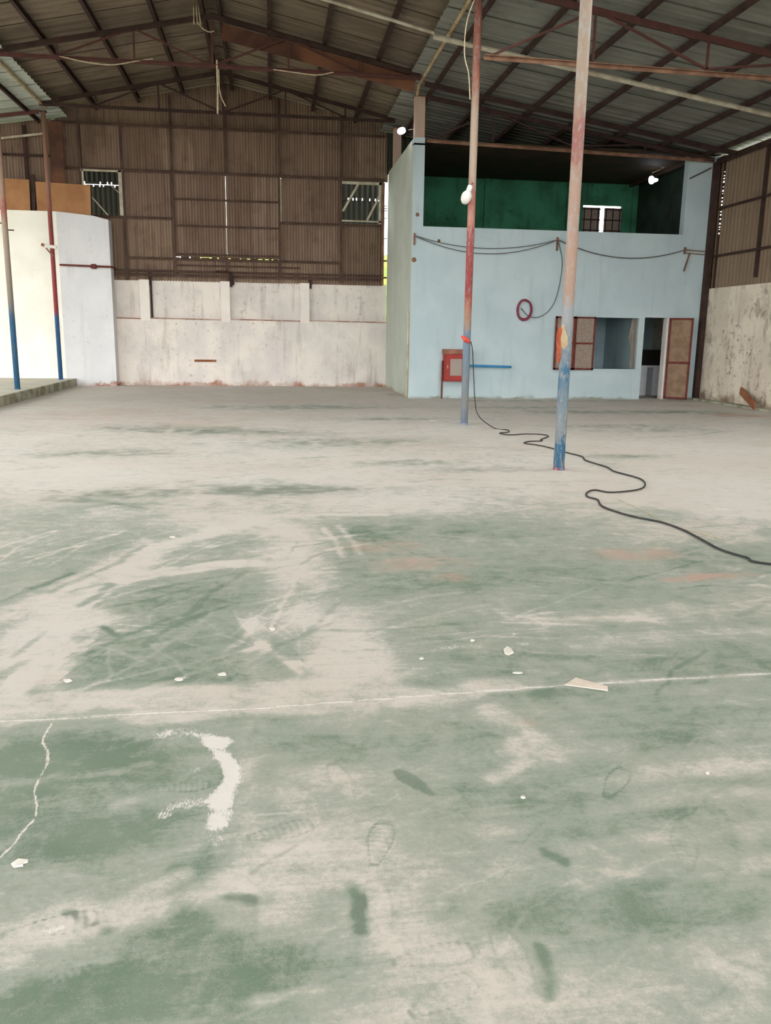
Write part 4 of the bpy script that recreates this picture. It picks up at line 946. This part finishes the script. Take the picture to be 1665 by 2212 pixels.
def flake(px, py, w, h, label, seed):
    r = random.Random(seed); n = 8
    flat('paper_scrap', [(px + w*math.cos(2*math.pi*k/n)*r.uniform(0.45, 1.1), py + h*math.sin(2*math.pi*k/n)*r.uniform(0.4, 1.1)) for k in range(n)], 'paper', label, 'paper', 0.003, 0.002)
for i, (px, py, w, h, lab) in enumerate((
    (482, 1458, 12, 4, 'small white scrap left of centre above the joint'), (386, 1469, 13, 4, 'flat pale flake just left of the small white scrap'),
    (145, 1472, 11, 4, 'pale flake near the left edge above the joint'), (587, 1360, 9, 4, 'white flake on the green patch left of the dusty lane'),
    (1119, 1455, 13, 1.6, 'thin white sliver above the pointed board'), (1130, 1724, 6, 4, 'tiny white crumb in the right foreground'),
    (1529, 1671, 6, 4, 'tiny cream crumb at the right foreground'), (935, 909, 14, 2.2, 'white scrap on the floor before the fire cabinet'),
    (373, 1161, 7, 2, 'pale flake in the middle distance on the left'), (1020, 1385, 6, 2.5, 'pale flake left of the larger central scrap'),
    (910, 1424, 5, 3, 'tiny pale crumb left of centre above the joint'))): flake(px, py, w, h, lab, 60+i)

# timber batten on the back wall, plank against right wall
tag(obj('timber_batten', B(-2.16, -1.56, YB-0.03, YB, 0.665, 0.725), 'wood'), 'short brown batten fixed low on the white back wall', 'batten')
bm = bmesh.new(); bar(bm, (XR-0.06, 17.75, 0.36), (XR-0.26, 16.8, 0.09), 0.04, 0.16); tag(obj('timber_plank', bm, 'wood'), 'brown plank leaning at the foot of the right wall', 'plank')

# pipe with valve and lamp holder on the left
vp_ = thing('valve_pipe', (-5.0, 23.6, 3.2), 'dark red pipe with valve across the pale end wall', 'pipe')
zv = at(180, 575, 1, 23.6).z
obj('pipe', T([(-5.5, 23.6, zv+0.02), (-4.2, 23.6, zv), (-4.15, 24.0, zv)], 0.025), 'maroon_frame', vp_)
obj('valve', lathe(bmesh.new(), [(0.03, -0.09), (0.06, -0.05), (0.065, 0.05), (0.03, 0.09)], (-4.64, 23.6, zv), Vector((1, 0, 0))), 'maroon_frame', vp_)
lh = thing('lamp_holder', (-5.5, 22.95, 3.6), 'white lamp holder on a bracket at the red left post', 'lamp')
ph = at(108, 534, 1, 22.95)
obj('housing', T([(ph.x-0.12, 22.93, ph.z+0.03), (ph.x+0.17, 22.93, ph.z)], 0.045, 10), 'white_plastic', lh)
obj('end_cap', T([(ph.x-0.2, 22.93, ph.z+0.06), (ph.x-0.12, 22.93, ph.z+0.03)], 0.04, 10), 'wood', lh)
obj('bracket', bar(bmesh.new(), (ph.x-0.1, 22.95, ph.z-0.02), (ph.x+0.06, 22.98, ph.z-0.22), 0.04), 'steel_rust', lh)
for px, py, lab, s in ((27, 497, 'small steel peg on the leftmost post, right side', 1), (6, 482, 'small steel peg on the leftmost post, left side', -1)):
    q = at(px, py, 1, 19.2); tag(obj('steel_peg', T([(XL-0.03+s*0.05, 19.2, q.z), (XL-0.03+s*0.18, 19.18, q.z-0.005)], 0.012, 8), 'steel_dark'), lab, 'peg')

# hanging cords under the main roof
def cord(pts, label, r=0.014, mat='rope'): tag(obj('hanging_cord', T(spline(pts, 6), r, 6), mat), label, 'cord')
Yc = 18.82
g = lambda x, y: at(x, y, 1, Yc)
bm = bmesh.new()
for dx in (-4, 2, 7): tube(bm, [g(424+dx, -20), g(422+dx, 20), g(424+dx*1.3, 53)], 0.013, 6)
tube(bm, spline([g(428, 50), g(438, 62), g(452, 69), g(462, 67)]), 0.01, 6)
tag(obj('hanging_cord', bm, 'rope'), 'pale looped cord bundle hanging near the ridge at the top', 'cord')
bm = bmesh.new(); tube(bm, [g(468, 130), g(470, 190), g(470, 246)], 0.02, 6); tube(bm, spline([g(472, 150), g(475, 200), g(487, 230)]), 0.012, 6)
tag(obj('hanging_cord', bm, 'rope'), 'pale cord dangling below the ridge in front of the back wall', 'cord')
cord([g(128, 121), g(180, 133), g(240, 140), g(300, 131), g(330, 127)], 'pale cord slung along the lower chord on the left', 0.012)
cord([g(590, 150), g(640, 157), g(685, 162), g(720, 156)], 'pale cord slung along the lower chord on the right', 0.012)
cord([(3.28, 13.8, 6.83), at(1010, 40, 1, 13.8), at(1003, 115, 1, 13.8), at(1012, 160, 1, 13.8), at(1015, 215, 1, 13.8)], 'pale cord dangling along the top of the middle column', 0.01)
